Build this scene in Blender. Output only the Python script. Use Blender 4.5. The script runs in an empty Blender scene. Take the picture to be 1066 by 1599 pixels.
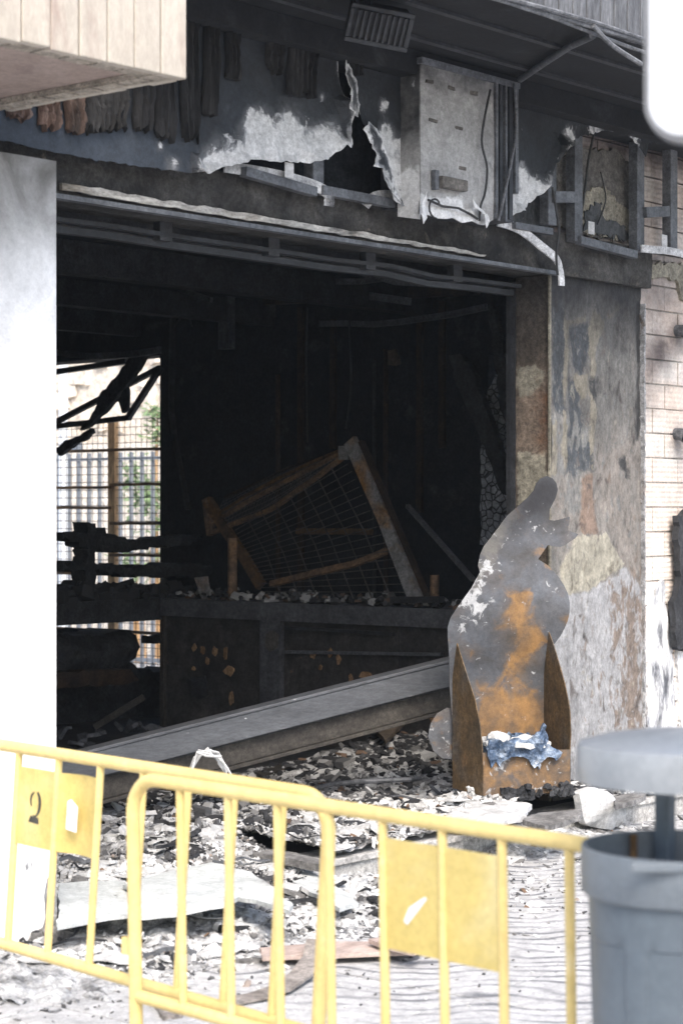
import bpy, bmesh, math, random
from mathutils import Vector, Matrix, noise
from mathutils.geometry import delaunay_2d_cdt
random.seed(7)
S = bpy.context.scene
COL = S.collection
# ------------------------------------------------------------------ camera, light, exposure
FPX, CX, CY, H = 3253.0, 533.0, 799.5, 2.0          # focal length in photo pixels, principal point, eye height
R = Vector((.6452, -.764, 0)); F = Vector((.764, .6452, 0))   # camera right / forward in the facade's frame
CAM = Vector((-6.501, -7.212, H))
cd = bpy.data.cameras.new('camera'); cam = bpy.data.objects.new('camera', cd); COL.objects.link(cam)
cam.location = CAM; cam.rotation_euler = (math.pi/2, 0, -math.atan2(F.x, F.y))
cd.sensor_fit = 'VERTICAL'; cd.sensor_height = 36; cd.sensor_width = 24; cd.lens = FPX/1599*36
cd.clip_start = .1; cd.clip_end = 600
cd.dof.use_dof = True; cd.dof.focus_distance = 12.8; cd.dof.aperture_fstop = 3.0
S.camera = cam
SUN_EL, SUN_DIR = math.radians(48), (-.62, -.78)
w = bpy.data.worlds.new('World'); S.world = w; w.use_nodes = True
nt = w.node_tree; nt.nodes.clear()
sky = nt.nodes.new('ShaderNodeTexSky'); sky.sky_type = 'NISHITA'; sky.sun_disc = False
sky.sun_elevation = SUN_EL; sky.sun_rotation = math.atan2(SUN_DIR[0], SUN_DIR[1]); sky.dust_density = 3.0; sky.air_density = 1.0; sky.ozone_density = 1.0
bg = nt.nodes.new('ShaderNodeBackground'); bg.inputs[1].default_value = .15
wo = nt.nodes.new('ShaderNodeOutputWorld'); nt.links.new(sky.outputs[0], bg.inputs[0]); nt.links.new(bg.outputs[0], wo.inputs[0])
sl = bpy.data.lights.new('sun', 'SUN'); sl.energy = 1.5; sl.angle = math.radians(28); sl.color = (1, .95, .88)
so = bpy.data.objects.new('sun', sl); COL.objects.link(so)
sdir = Vector((SUN_DIR[0]*math.cos(SUN_EL), SUN_DIR[1]*math.cos(SUN_EL), math.sin(SUN_EL)))
so.location = sdir*30; so.rotation_euler = sdir.to_track_quat('Z', 'Y').to_euler()
S.view_settings.view_transform = 'Standard'; S.view_settings.look = 'None'; S.view_settings.gamma = 1
S.view_settings.use_curve_mapping = False; S.view_settings.exposure = 1.42
S.render.engine = 'CYCLES'; S.cycles.max_bounces = 8; S.cycles.use_denoising = True

# ------------------------------------------------------------------ projecting photo pixels onto real planes
def ray(px, py): return F + R*((px-CX)/FPX) + Vector((0, 0, -(py-CY)/FPX))
def P(px, py, x=None, y=None, z=None, d=None):
    r = ray(px, py)
    if d is not None: t = d
    elif x is not None: t = (x-CAM.x)/r.x
    elif y is not None: t = (y-CAM.y)/r.y
    else: t = (z-CAM.z)/r.z
    return CAM + r*t
def fx(px, y): return P(px, 800, y=y).x

# ------------------------------------------------------------------ materials
def mat(name, cols, scale=4, rough=.8, bump=.2, bscale=None, metal=0, detail=8, stretch=(1, 1, 1), dist=.0, lo=.3, hi=.7, spec=.3,
        over=None, attr=None, cracks=None, grooves=None, bdist=.01, grain=.55):
    """cols: noise ramp; over: list of (colour, scale, lo, hi) stains; attr: (name, colour, soft, noise_scale, amount)"""
    m = bpy.data.materials.new(name); m.use_nodes = True
    n = m.node_tree.nodes; l = m.node_tree.links
    b = n['Principled BSDF']; b.inputs['Roughness'].default_value = rough; b.inputs['Metallic'].default_value = metal
    b.inputs['Specular IOR Level'].default_value = spec
    tc = n.new('ShaderNodeTexCoord'); mp = n.new('ShaderNodeMapping'); mp.inputs['Scale'].default_value = stretch
    l.new(tc.outputs['Object'], mp.inputs[0])
    def noi(sc, det=detail, ds=dist, vec=None):
        x = n.new('ShaderNodeTexNoise'); x.inputs['Scale'].default_value = sc; x.inputs['Detail'].default_value = det
        x.inputs['Roughness'].default_value = .6; x.inputs['Distortion'].default_value = ds
        l.new(vec or mp.outputs[0], x.inputs['Vector']); return x.outputs['Fac']
    a = noi(scale)
    rp = n.new('ShaderNodeValToRGB'); e = rp.color_ramp.elements
    k = len(cols)
    while len(e) < k: e.new(.5)
    for i, c in enumerate(cols):
        e[i].position = lo + (hi-lo)*(i/max(1, k-1)); e[i].color = (*c, 1)
    l.new(a, rp.inputs[0]); cur = rp.outputs[0]
    def mix(fac, cur, c):
        mx = n.new('ShaderNodeMix'); mx.data_type = 'RGBA'; l.new(fac, mx.inputs[0]); l.new(cur, mx.inputs[6])
        if isinstance(c, tuple): mx.inputs[7].default_value = (*c, 1)
        else: l.new(c, mx.inputs[7])
        return mx.outputs[2]
    for (c, sc, o0, o1) in (over or []):
        f = noi(sc, 10, .4); mr = n.new('ShaderNodeMapRange'); mr.inputs[1].default_value = o0; mr.inputs[2].default_value = o1; mr.clamp = True
        l.new(f, mr.inputs[0]); cur = mix(mr.outputs[0], cur, c)
    for (an, c, soft, ns, am) in (attr or []):
        at = n.new('ShaderNodeAttribute'); at.attribute_name = an
        f = noi(ns, 10, .6)
        s1 = n.new('ShaderNodeMath'); s1.operation = 'SUBTRACT'; l.new(f, s1.inputs[0]); s1.inputs[1].default_value = .5
        s2 = n.new('ShaderNodeMath'); s2.operation = 'MULTIPLY_ADD'; l.new(s1.outputs[0], s2.inputs[0]); s2.inputs[1].default_value = am; l.new(at.outputs['Fac'], s2.inputs[2])
        mr = n.new('ShaderNodeMapRange'); mr.inputs[1].default_value = .5-soft; mr.inputs[2].default_value = .5+soft; mr.clamp = True
        l.new(s2.outputs[0], mr.inputs[0]); cur = mix(mr.outputs[0], cur, c)
    if grain:
        gsum = None
        for gs, gw in ((11, .8), (38, 1.0), (120, .8)):
            gn = noi(gs, 6, .2); mr = n.new('ShaderNodeMapRange'); mr.inputs[1].default_value = .36; mr.inputs[2].default_value = .64; mr.inputs[3].default_value = 1-grain*gw*.55; mr.inputs[4].default_value = 1+grain*gw*.45; mr.clamp = True
            l.new(gn, mr.inputs[0])
            if gsum is None: gsum = mr.outputs[0]
            else:
                mm = n.new('ShaderNodeMath'); mm.operation = 'MULTIPLY'; l.new(gsum, mm.inputs[0]); l.new(mr.outputs[0], mm.inputs[1]); gsum = mm.outputs[0]
        vm = n.new('ShaderNodeVectorMath'); vm.operation = 'SCALE'; l.new(cur, vm.inputs[0]); l.new(gsum, vm.inputs['Scale']); cur = vm.outputs[0]
    hgt = noi(bscale or scale*6, 10)
    if cracks:
        v = n.new('ShaderNodeTexVoronoi'); v.feature = 'DISTANCE_TO_EDGE'; v.inputs['Scale'].default_value = cracks
        l.new(mp.outputs[0], v.inputs['Vector'])
        mr = n.new('ShaderNodeMapRange'); mr.inputs[1].default_value = .0; mr.inputs[2].default_value = .09; mr.clamp = True; l.new(v.outputs['Distance'], mr.inputs[0])
        inv = n.new('ShaderNodeMath'); inv.operation = 'SUBTRACT'; inv.inputs[0].default_value = 1; l.new(mr.outputs[0], inv.inputs[1])
        cur = mix(inv.outputs[0], cur, (.012, .012, .013))
        ad = n.new('ShaderNodeMath'); ad.operation = 'MULTIPLY_ADD'; l.new(hgt, ad.inputs[0]); ad.inputs[1].default_value = .3; l.new(mr.outputs[0], ad.inputs[2]); hgt = ad.outputs[0]
    if grooves:
        wv = n.new('ShaderNodeTexWave'); wv.bands_direction = grooves[0]; wv.inputs['Scale'].default_value = grooves[1]; wv.inputs['Distortion'].default_value = grooves[2]
        wv.inputs['Detail'].default_value = 2; l.new(mp.outputs[0], wv.inputs['Vector'])
        ad = n.new('ShaderNodeMath'); ad.operation = 'MULTIPLY_ADD'; l.new(wv.outputs['Fac'], ad.inputs[0]); ad.inputs[1].default_value = grooves[3]; l.new(hgt, ad.inputs[2]); hgt = ad.outputs[0]
    bm = n.new('ShaderNodeBump'); bm.inputs['Strength'].default_value = bump; bm.inputs['Distance'].default_value = bdist
    l.new(hgt, bm.inputs['Height']); l.new(bm.outputs[0], b.inputs['Normal'])
    l.new(cur, b.inputs['Base Color'])
    return m

M = {}
M['white_wall'] = mat('painted_wall', [(.74, .74, .73), (.82, .82, .81)], 1.5, .85, .15, 60, over=[((.55, .55, .54), 2.2, .62, .8)],
                      attr=[('soot', (.085, .08, .07), .55, 2.2, 1.4)], grain=.12)
M['char'] = mat('char', [(.022, .023, .025), (.034, .035, .038), (.05, .051, .054)], 5, .85, .6, 30, spec=.2)
M['soot_wall'] = mat('sooty_plaster', [(.016, .018, .021), (.028, .031, .036)], 1.2, .95, .5, 12, over=[((.075, .075, .076), 2.5, .6, .75)], spec=.1)
M['char_slat'] = mat('charred_slat', [(.010, .010, .011), (.02, .02, .021), (.04, .039, .039)], 9, .9, .9, 45, stretch=(1, 1, .15), cracks=None)
M['brown_slat'] = mat('scorched_slat', [(.06, .045, .038), (.17, .11, .085), (.26, .2, .17)], 7, .9, .9, 45, stretch=(1, 1, .2))
M['fascia'] = mat('burnt_sheet', [(.016, .018, .021), (.027, .03, .035)], 1.7, .6, .35, 9, metal=.0, spec=.35, over=[((.010, .010, .011), 2.1, .5, .68), ((.06, .063, .07), 5, .64, .8)],
                  attr=[('blue', (.033, .041, .054), .5, 1.2, .5), ('ash', (.10, .103, .108), .25, 6, 1.3), ('ash2', (.30, .305, .31), .16, 9, 1.6), ('ash2', (.56, .56, .555), .10, 15, 1.9)], bdist=.03, grain=.35)
M['ash_metal'] = mat('ashen_metal', [(.3, .3, .3), (.5, .5, .5), (.68, .68, .67)], 3, .7, .4, 30, over=[((.06, .06, .065), 4, .58, .7)])
M['box_face'] = mat('scorched_cabinet', [(.24, .236, .228), (.35, .345, .335), (.44, .435, .425)], 2.2, .7, .3, 25, over=[((.10, .098, .095), 2.2, .54, .76), ((.06, .06, .06), 6, .62, .76), ((.52, .51, .5), 3.3, .62, .76)],
                    attr=[('soot', (.03, .03, .032), .45, 4, 1.3), ('ash', (.6, .6, .595), .12, 8, 2.2)], grain=.3)
M['soffit_black'] = mat('burnt_soffit', [(.009, .0095, .011), (.018, .019, .022)], 1.5, .85, .3, 10, over=[((.045, .047, .05), 3, .6, .8)], grain=0.35)
M['balcony_board'] = mat('grey_board', [(.085, .088, .096), (.13, .134, .142)], 6, .8, .3, 40, stretch=(1, 1, .2), over=[((.05, .05, .055), 3, .58, .75)])
M['tile'] = mat('canopy_tile', [(.365, .325, .272), (.425, .385, .33)], 3, .75, .25, 40, stretch=(1, 1, .35), over=[((.3, .235, .2), 5, .58, .76)], grain=0.14)
M['tile_edge'] = mat('mortar', [(.24, .21, .17), (.36, .32, .27)], 9, .95, .5, 50)
M['canopy_soffit'] = mat('canopy_soffit', [(.245, .19, .165), (.31, .245, .215)], 2.5, .9, .25, 20, over=[((.2, .15, .14), 3, .6, .78)], grain=0.2)
M['lintel'] = mat('scorched_concrete', [(.022, .021, .0205), (.048, .046, .043), (.082, .078, .072)], 3, .95, .8, 18, over=[((.014, .014, .014), 2.0, .5, .68), ((.15, .13, .105), 7, .64, .76)], bdist=.02)
M['strip_white'] = mat('pale_strip', [(.30, .29, .265), (.46, .45, .42)], 8, .8, .4, 40, over=[((.14, .115, .08), 4, .52, .68), ((.03, .03, .03), 5, .58, .68)], stretch=(.35, 1, 1))
M['steel'] = mat('dull_steel', [(.07, .074, .082), (.125, .13, .14)], 4, .55, .2, 40, spec=.4, over=[((.04, .04, .045), 3, .55, .72)])
M['dark_steel'] = mat('sooty_steel', [(.02, .021, .023), (.045, .047, .052)], 4, .6, .2, 40, spec=.4)
M['frame_grey'] = mat('grey_frame', [(.018, .019, .022), (.038, .041, .047)], 4, .6, .2, 40, spec=.4, grain=0.4)
M['beam_grey'] = mat('scuffed_beam', [(.06, .063, .07), (.10, .105, .114)], 2.5, .5, .2, 40, spec=.5, over=[((.035, .036, .04), 3, .56, .74), ((.17, .17, .175), 5, .62, .76), ((.5, .5, .5), 14, .7, .76)], stretch=(.5, .5, 2), grain=0.3)
M['beam_brown'] = mat('brown_beam', [(.035, .031, .027), (.065, .058, .049)], 3, .7, .2, 30)  # plain brown, darker than the beam's upper profile
M['rust'] = mat('rusty_sheet', [(.062, .067, .077), (.088, .094, .106), (.11, .116, .128)], 2.2, .75, .3, 30, metal=0, spec=.35,
                over=[((.17, .115, .07), 2.3, .64, .82), ((.05, .052, .058), 3.1, .6, .8)],
                attr=[('rusty', (.13, .09, .055), .45, 3.5, 1.9), ('rusty', (.25, .14, .055), .2, 6, 2.6), ('grime', (.05, .047, .045), .3, 5, 1.7), ('crust', (.12, .115, .105), .2, 22, 1.6), ('dark', (.028, .028, .031), .5, 3, .5), ('ash', (.34, .345, .35), .10, 19, 2.6)], grain=.22)
M['rust_side'] = mat('rusty_plate', [(.06, .048, .034), (.125, .08, .038), (.09, .08, .07)], 3, .8, .3, 30, over=[((.19, .105, .042), 5, .6, .75)])
M['rust_bar'] = mat('rusty_bar', [(.05, .04, .034), (.13, .075, .036), (.21, .115, .045)], 7, .85, .4, 40)
M['rust_dark'] = mat('sooty_rust', [(.02, .017, .015), (.06, .035, .02)], 5, .9, .4, 40)
M['tan_wood'] = mat('rust_post', [(.42, .25, .12), (.55, .36, .19)], 4, .9, .3, 40, stretch=(1, 1, .2))
M['pillar'] = mat('burnt_plaster', [(.05, .047, .043), (.095, .088, .079), (.15, .138, .122)], 2.6, .95, .5, 22, over=[((.03, .03, .031), 1.8, .52, .7), ((.34, .31, .26), 5, .66, .73)], attr=[('soot', (.03, .03, .03), .5, 2, .5)], bdist=.015)
M['pillar_face'] = mat('peeling_plaster', [(.115, .111, .104), (.175, .168, .156), (.24, .23, .213)], 2.2, .95, .6, 22, stretch=(1, 1, .55), bdist=.014,
    over=[((.04, .039, .037), 1.6, .55, .75), ((.17, .16, .145), 5, .55, .74), ((.035, .034, .033), 12, .58, .72), ((.2, .19, .172), 30, .62, .72)],
    attr=[('lowtaupe', (.22, .197, .175), .5, 5, 2.6), ('slate', (.07, .076, .082), .2, 9, 2.4), ('slate', (.085, .088, .09), .10, 9, -1.0) if False else ('scuff', (.17, .168, .16), .16, 18, 4.5),
          ('pale', (.28, .28, .283), .10, 9, 1.8), ('stain', (.17, .138, .116), .2, 17, 3.4), ('lump', (.31, .29, .235), .16, 10, 2.6), ('lump', (.30, .285, .235), .10, 12, 2.6) if False else ('lumpspot', (.13, .115, .09), .12, 9, 2.0), ('cream', (.22, .20, .16), .14, 14, 2.6), ('pink', (.21, .155, .122), .18, 12, 3.0), ('dark', (.05, .05, .05), .3, 12, 3.4), ('soot', (.028, .028, .029), .5, 2.5, 1.0)], grain=.4)
M['jamb_face'] = mat('jamb_plaster', [(.085, .07, .056), (.13, .106, .084), (.17, .142, .115)], 3, .95, .6, 22, bdist=.014, over=[((.035, .03, .027), 2, .55, .75), ((.14, .12, .1), 20, .62, .74)],
    attr=[('tan', (.2, .155, .12), .3, 8, 2.0), ('cream', (.26, .24, .19), .14, 11, 2.2), ('orange', (.13, .07, .042), .3, 11, 1.6), ('soot', (.026, .026, .027), .5, 2.5, .6)])
M['slate'] = mat('slate_plaster', [(.04, .043, .046), (.085, .088, .09)], 4, .9, .5, 30, over=[((.14, .13, .115), 3, .55, .72), ((.24, .23, .21), 9, .62, .72), ((.02, .02, .02), 3, .58, .7)], stretch=(1, 1, .6), attr=[('soot', (.03, .03, .03), .5, 2, .5)])
M['cream'] = mat('cream_plaster', [(.15, .135, .105), (.27, .25, .2)], 4, .95, .5, 30, over=[((.08, .068, .055), 5, .56, .72), ((.36, .34, .3), 9, .62, .74)], attr=[('soot', (.05, .045, .04), .5, 2, .5)])
M['taupe'] = mat('taupe_plaster', [(.085, .079, .072), (.155, .144, .13)], 2.4, .95, .4, 25, over=[((.04, .039, .037), 1.7, .52, .72), ((.22, .205, .19), 5, .6, .76)], attr=[('soot', (.035, .035, .035), .5, 2, .5)])
M['pink'] = mat('pinkish_plaster', [(.17, .118, .088), (.25, .18, .14)], 4, .95, .5, 30)
M['ochre'] = mat('brown_plaster', [(.075, .058, .043), (.13, .1, .073)], 4, .95, .5, 30, over=[((.05, .045, .04), 2.5, .55, .7), ((.22, .11, .045), 8, .69, .77)], attr=[('soot', (.03, .03, .03), .5, 2, .5)])
M['pale'] = mat('pale_plaster', [(.22, .222, .226), (.36, .362, .365)], 2.5, .95, .4, 30, over=[((.15, .118, .095), 3, .54, .72), ((.10, .078, .06), 9, .6, .7), ((.42, .42, .42), 7, .64, .76)])
M['brick'] = mat('hollow_brick', [(.62, .51, .43), (.69, .60, .53)], 3, .9, .5, 30, grooves=('Z', 9, .4, .6), over=[((.74, .69, .63), 2.5, .45, .65), ((.34, .28, .25), 1.3, .64, .82)], attr=[('soot', (.11, .09, .085), .5, 5, 1.0)], grain=0.2)
M['mortar'] = mat('pale_mortar', [(.6, .56, .51), (.68, .64, .59)], 6, .95, .5, 30, attr=[('soot', (.06, .055, .052), .5, 2.5, .6)], grain=0.35)
M['streaked'] = mat('streaked_render', [(.7, .7, .7), (.78, .78, .78)], 3, .9, .4, 30, over=[((.12, .125, .14), 4, .52, .62)], stretch=(1, 1, .3))
M['floor_burnt'] = mat('burnt_floor', [(.02, .02, .022), (.04, .04, .042), (.06, .059, .058)], 3, .7, .5, 20, over=[((.3, .3, .3), 9, .68, .74)])
M['platform'] = mat('concrete_step', [(.32, .31, .295), (.45, .44, .42)], 4, .9, .4, 30, over=[((.1, .1, .1), 3, .58, .72)])
M['ash'] = mat('ash', [(.07, .07, .072), (.25, .25, .25), (.43, .43, .427), (.56, .56, .555)], 4, .95, 1.0, 55, dist=.5, lo=.34, hi=.6, over=[((.035, .035, .037), 14, .58, .68), ((.52, .52, .515), 18, .62, .7)])
M['paper'] = mat('white_debris', [(.40, .40, .395), (.56, .56, .555)], 6, .9, .4, 25, over=[((.25, .24, .23), 8, .62, .72)], grain=0.3)
M['gypsum'] = mat('gypsum_board', [(.43, .45, .445), (.53, .55, .54)], 2.5, .9, .25, 25, over=[((.22, .22, .22), 4, .6, .8), ((.05, .05, .05), 7, .68, .76), ((.2, .19, .18), 17, .66, .74)], grain=0.25)
M['grey_slab'] = mat('grey_slab', [(.13, .125, .12), (.22, .215, .21)], 5, .95, .5, 30)
M['pink_plank'] = mat('pinkish_plank', [(.36, .28, .245), (.45, .365, .325)], 3, .8, .2, 30, stretch=(.3, 1, 1), grain=0.3)
M['brown_strip'] = mat('brown_strip', [(.2, .175, .155), (.28, .255, .235)], 5, .8, .3, 30)
M['blue_melt'] = mat('melted_plastic', [(.02, .045, .09), (.075, .115, .185), (.2, .25, .32), (.5, .51, .53)], 13, .55, .9, 40, lo=.36, hi=.68, spec=.5, bdist=.02)
M['yellow'] = mat('yellow_paint', [(.60, .45, .165), (.66, .52, .22)], 3, .45, .08, 40, spec=.45, over=[((.70, .57, .30), 5, .6, .78), ((.38, .22, .08), 16, .735, .77)], grain=0.12)
M['yellow_plate'] = mat('yellow_plate', [(.52, .40, .125), (.56, .45, .17)], 2, .5, .05, 30, over=[((.62, .54, .3), 2, .5, .8)], grain=0.14)
M['stencil'] = mat('stencil_black', [(.03, .03, .028), (.06, .058, .05)], 9, .8, .1, grain=0.3)
M['sticker'] = mat('sticker', [(.75, .75, .76), (.82, .82, .82)], 9, .6, .1, over=[((.4, .42, .5), 30, .6, .64)], grain=0.1)
M['bin'] = mat('grey_plastic', [(.105, .127, .146), (.12, .142, .162)], 3, .5, .06, 120, spec=.4, grain=0.12)
M['bin_rim'] = mat('grey_plastic_rim', [(.118, .138, .157), (.135, .155, .172)], 3, .5, .06, 120, spec=.4, grain=0.12)
M['bin_lid'] = mat('grey_lid', [(.20, .217, .23), (.26, .276, .288)], 3, .35, .06, 60, spec=.5, grain=0.14)
M['sign_white'] = mat('sign_white', [(.78, .8, .82), (.82, .83, .84)], 2, .35, .03, grain=0)
M['sign_grey'] = mat('sign_grey', [(.12, .125, .135), (.17, .175, .185)], 4, .5, .05, grain=0.1)
M['sign_rim'] = mat('sign_rim', [(.5, .52, .54), (.56, .58, .6)], 4, .4, .05, grain=0.1)
M['stone'] = mat('pale_stone', [(.6, .53, .44), (.74, .67, .58)], 3, .95, .6, 12, over=[((.35, .28, .2), 4, .6, .75)])
M['wall_beige'] = mat('beige_wall', [(.68, .6, .5), (.76, .69, .6)], 2, .9, .2, 20)
M['fence_grey'] = mat('fence_grey', [(.16, .18, .2), (.22, .24, .27)], 4, .5, .1, grain=0.1)
M['pipe_white'] = mat('pipe_white', [(.68, .71, .74), (.76, .79, .81)], 4, .5, .1, grain=0.1)
M['leaf'] = mat('leaf', [(.12, .19, .09), (.2, .28, .14)], 6, .7, .1, grain=0.2)
M['cable'] = mat('cable', [(.02, .02, .021), (.05, .05, .05)], 9, .6, .1)
M['cable_grey'] = mat('ashen_cable', [(.08, .083, .09), (.17, .175, .185)], 9, .7, .3)
M['wire'] = mat('wire', [(.04, .035, .03), (.09, .06, .04)], 9, .7, .1)
M['concrete'] = mat('grey_concrete', [(.3, .3, .29), (.42, .41, .4)], 3, .9, .3)

def pavement_mat():
    m = mat('pavement', [(.40, .397, .395), (.48, .477, .475)], 3, .9, .3, 60, over=[((.30, .29, .285), 2.2, .56, .78), ((.2, .195, .19), 11, .62, .75)], grain=.3)
    n = m.node_tree.nodes; l = m.node_tree.links; b = n['Principled BSDF']
    src = b.inputs['Base Color'].links[0].from_socket
    tc = n.new('ShaderNodeTexCoord'); mp = n.new('ShaderNodeMapping'); mp.inputs['Rotation'].default_value = (0, 0, math.radians(52)); l.new(tc.outputs['Object'], mp.inputs[0])
    ns = n.new('ShaderNodeTexNoise'); ns.inputs['Scale'].default_value = 1.6; ns.inputs['Detail'].default_value = 2; l.new(mp.outputs[0], ns.inputs['Vector'])
    sx = n.new('ShaderNodeSeparateXYZ'); l.new(mp.outputs[0], sx.inputs[0])
    # wavy engraved lines: sin((y + a*sin(bx) + noise)*k) thresholded
    def mth(op, a, b2=None, c=None):
        q = n.new('ShaderNodeMath'); q.operation = op
        for i, v in enumerate((a, b2, c)):
            if v is None: continue
            if isinstance(v, (int, float)): q.inputs[i].default_value = v
            else: l.new(v, q.inputs[i])
        return q.outputs[0]
    wob = mth('MULTIPLY', mth('SINE', mth('MULTIPLY', sx.outputs[0], 9.0)), .03)
    yy = mth('ADD', mth('ADD', sx.outputs[1], wob), mth('MULTIPLY', ns.outputs['Fac'], .5))
    s = mth('SINE', mth('MULTIPLY', yy, 2*math.pi/.125))
    mr = n.new('ShaderNodeMapRange'); mr.inputs[1].default_value = .2; mr.inputs[2].default_value = .9; mr.clamp = True; l.new(s, mr.inputs[0])
    fade = n.new('ShaderNodeTexNoise'); fade.inputs['Scale'].default_value = 4.0; fade.inputs['Detail'].default_value = 6; l.new(tc.outputs['Object'], fade.inputs['Vector'])
    fr = n.new('ShaderNodeMapRange'); fr.inputs[1].default_value = .3; fr.inputs[2].default_value = .6; fr.clamp = True; l.new(fade.outputs['Fac'], fr.inputs[0])
    sep = n.new('ShaderNodeSeparateXYZ'); l.new(tc.outputs['Object'], sep.inputs[0])
    xr = n.new('ShaderNodeMapRange'); xr.inputs[1].default_value = -.35; xr.inputs[2].default_value = .15; xr.clamp = True; l.new(sep.outputs[0], xr.inputs[0])
    fac = mth('MULTIPLY', mth('MULTIPLY', mr.outputs[0], fr.outputs[0]), mth('MULTIPLY', xr.outputs[0], .85))
    mx = n.new('ShaderNodeMix'); mx.data_type = 'RGBA'; l.new(fac, mx.inputs[0]); l.new(src, mx.inputs[6]); mx.inputs[7].default_value = (.10, .105, .115, 1)
    l.new(mx.outputs[2], b.inputs['Base Color'])
    return m
M['pavement'] = pavement_mat()

def chips_mat():
    m = mat('rubble', [(.5, .5, .5), (.6, .6, .6)], 9, .95, .5, 40, grain=0)
    n = m.node_tree.nodes; l = m.node_tree.links; b = n['Principled BSDF']
    at = n.new('ShaderNodeAttribute'); at.attribute_name = 'tone'
    rp = n.new('ShaderNodeValToRGB'); rp.color_ramp.interpolation = 'CONSTANT'; e = rp.color_ramp.elements
    cs = [(0, (.03, .03, .032)), (.2, (.07, .07, .072)), (.30, (.14, .137, .134)), (.40, (.26, .257, .253)), (.5, (.42, .418, .414)), (.68, (.58, .58, .575)), (.93, (.15, .1, .07)), (.96, (.28, .235, .205))]
    while len(e) < len(cs): e.new(.5)
    for i, (p, c) in enumerate(cs): e[i].position = p; e[i].color = (*c, 1)
    l.new(at.outputs['Fac'], rp.inputs[0]); l.new(rp.outputs[0], b.inputs['Base Color'])
    return m
M['chips'] = chips_mat()

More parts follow.
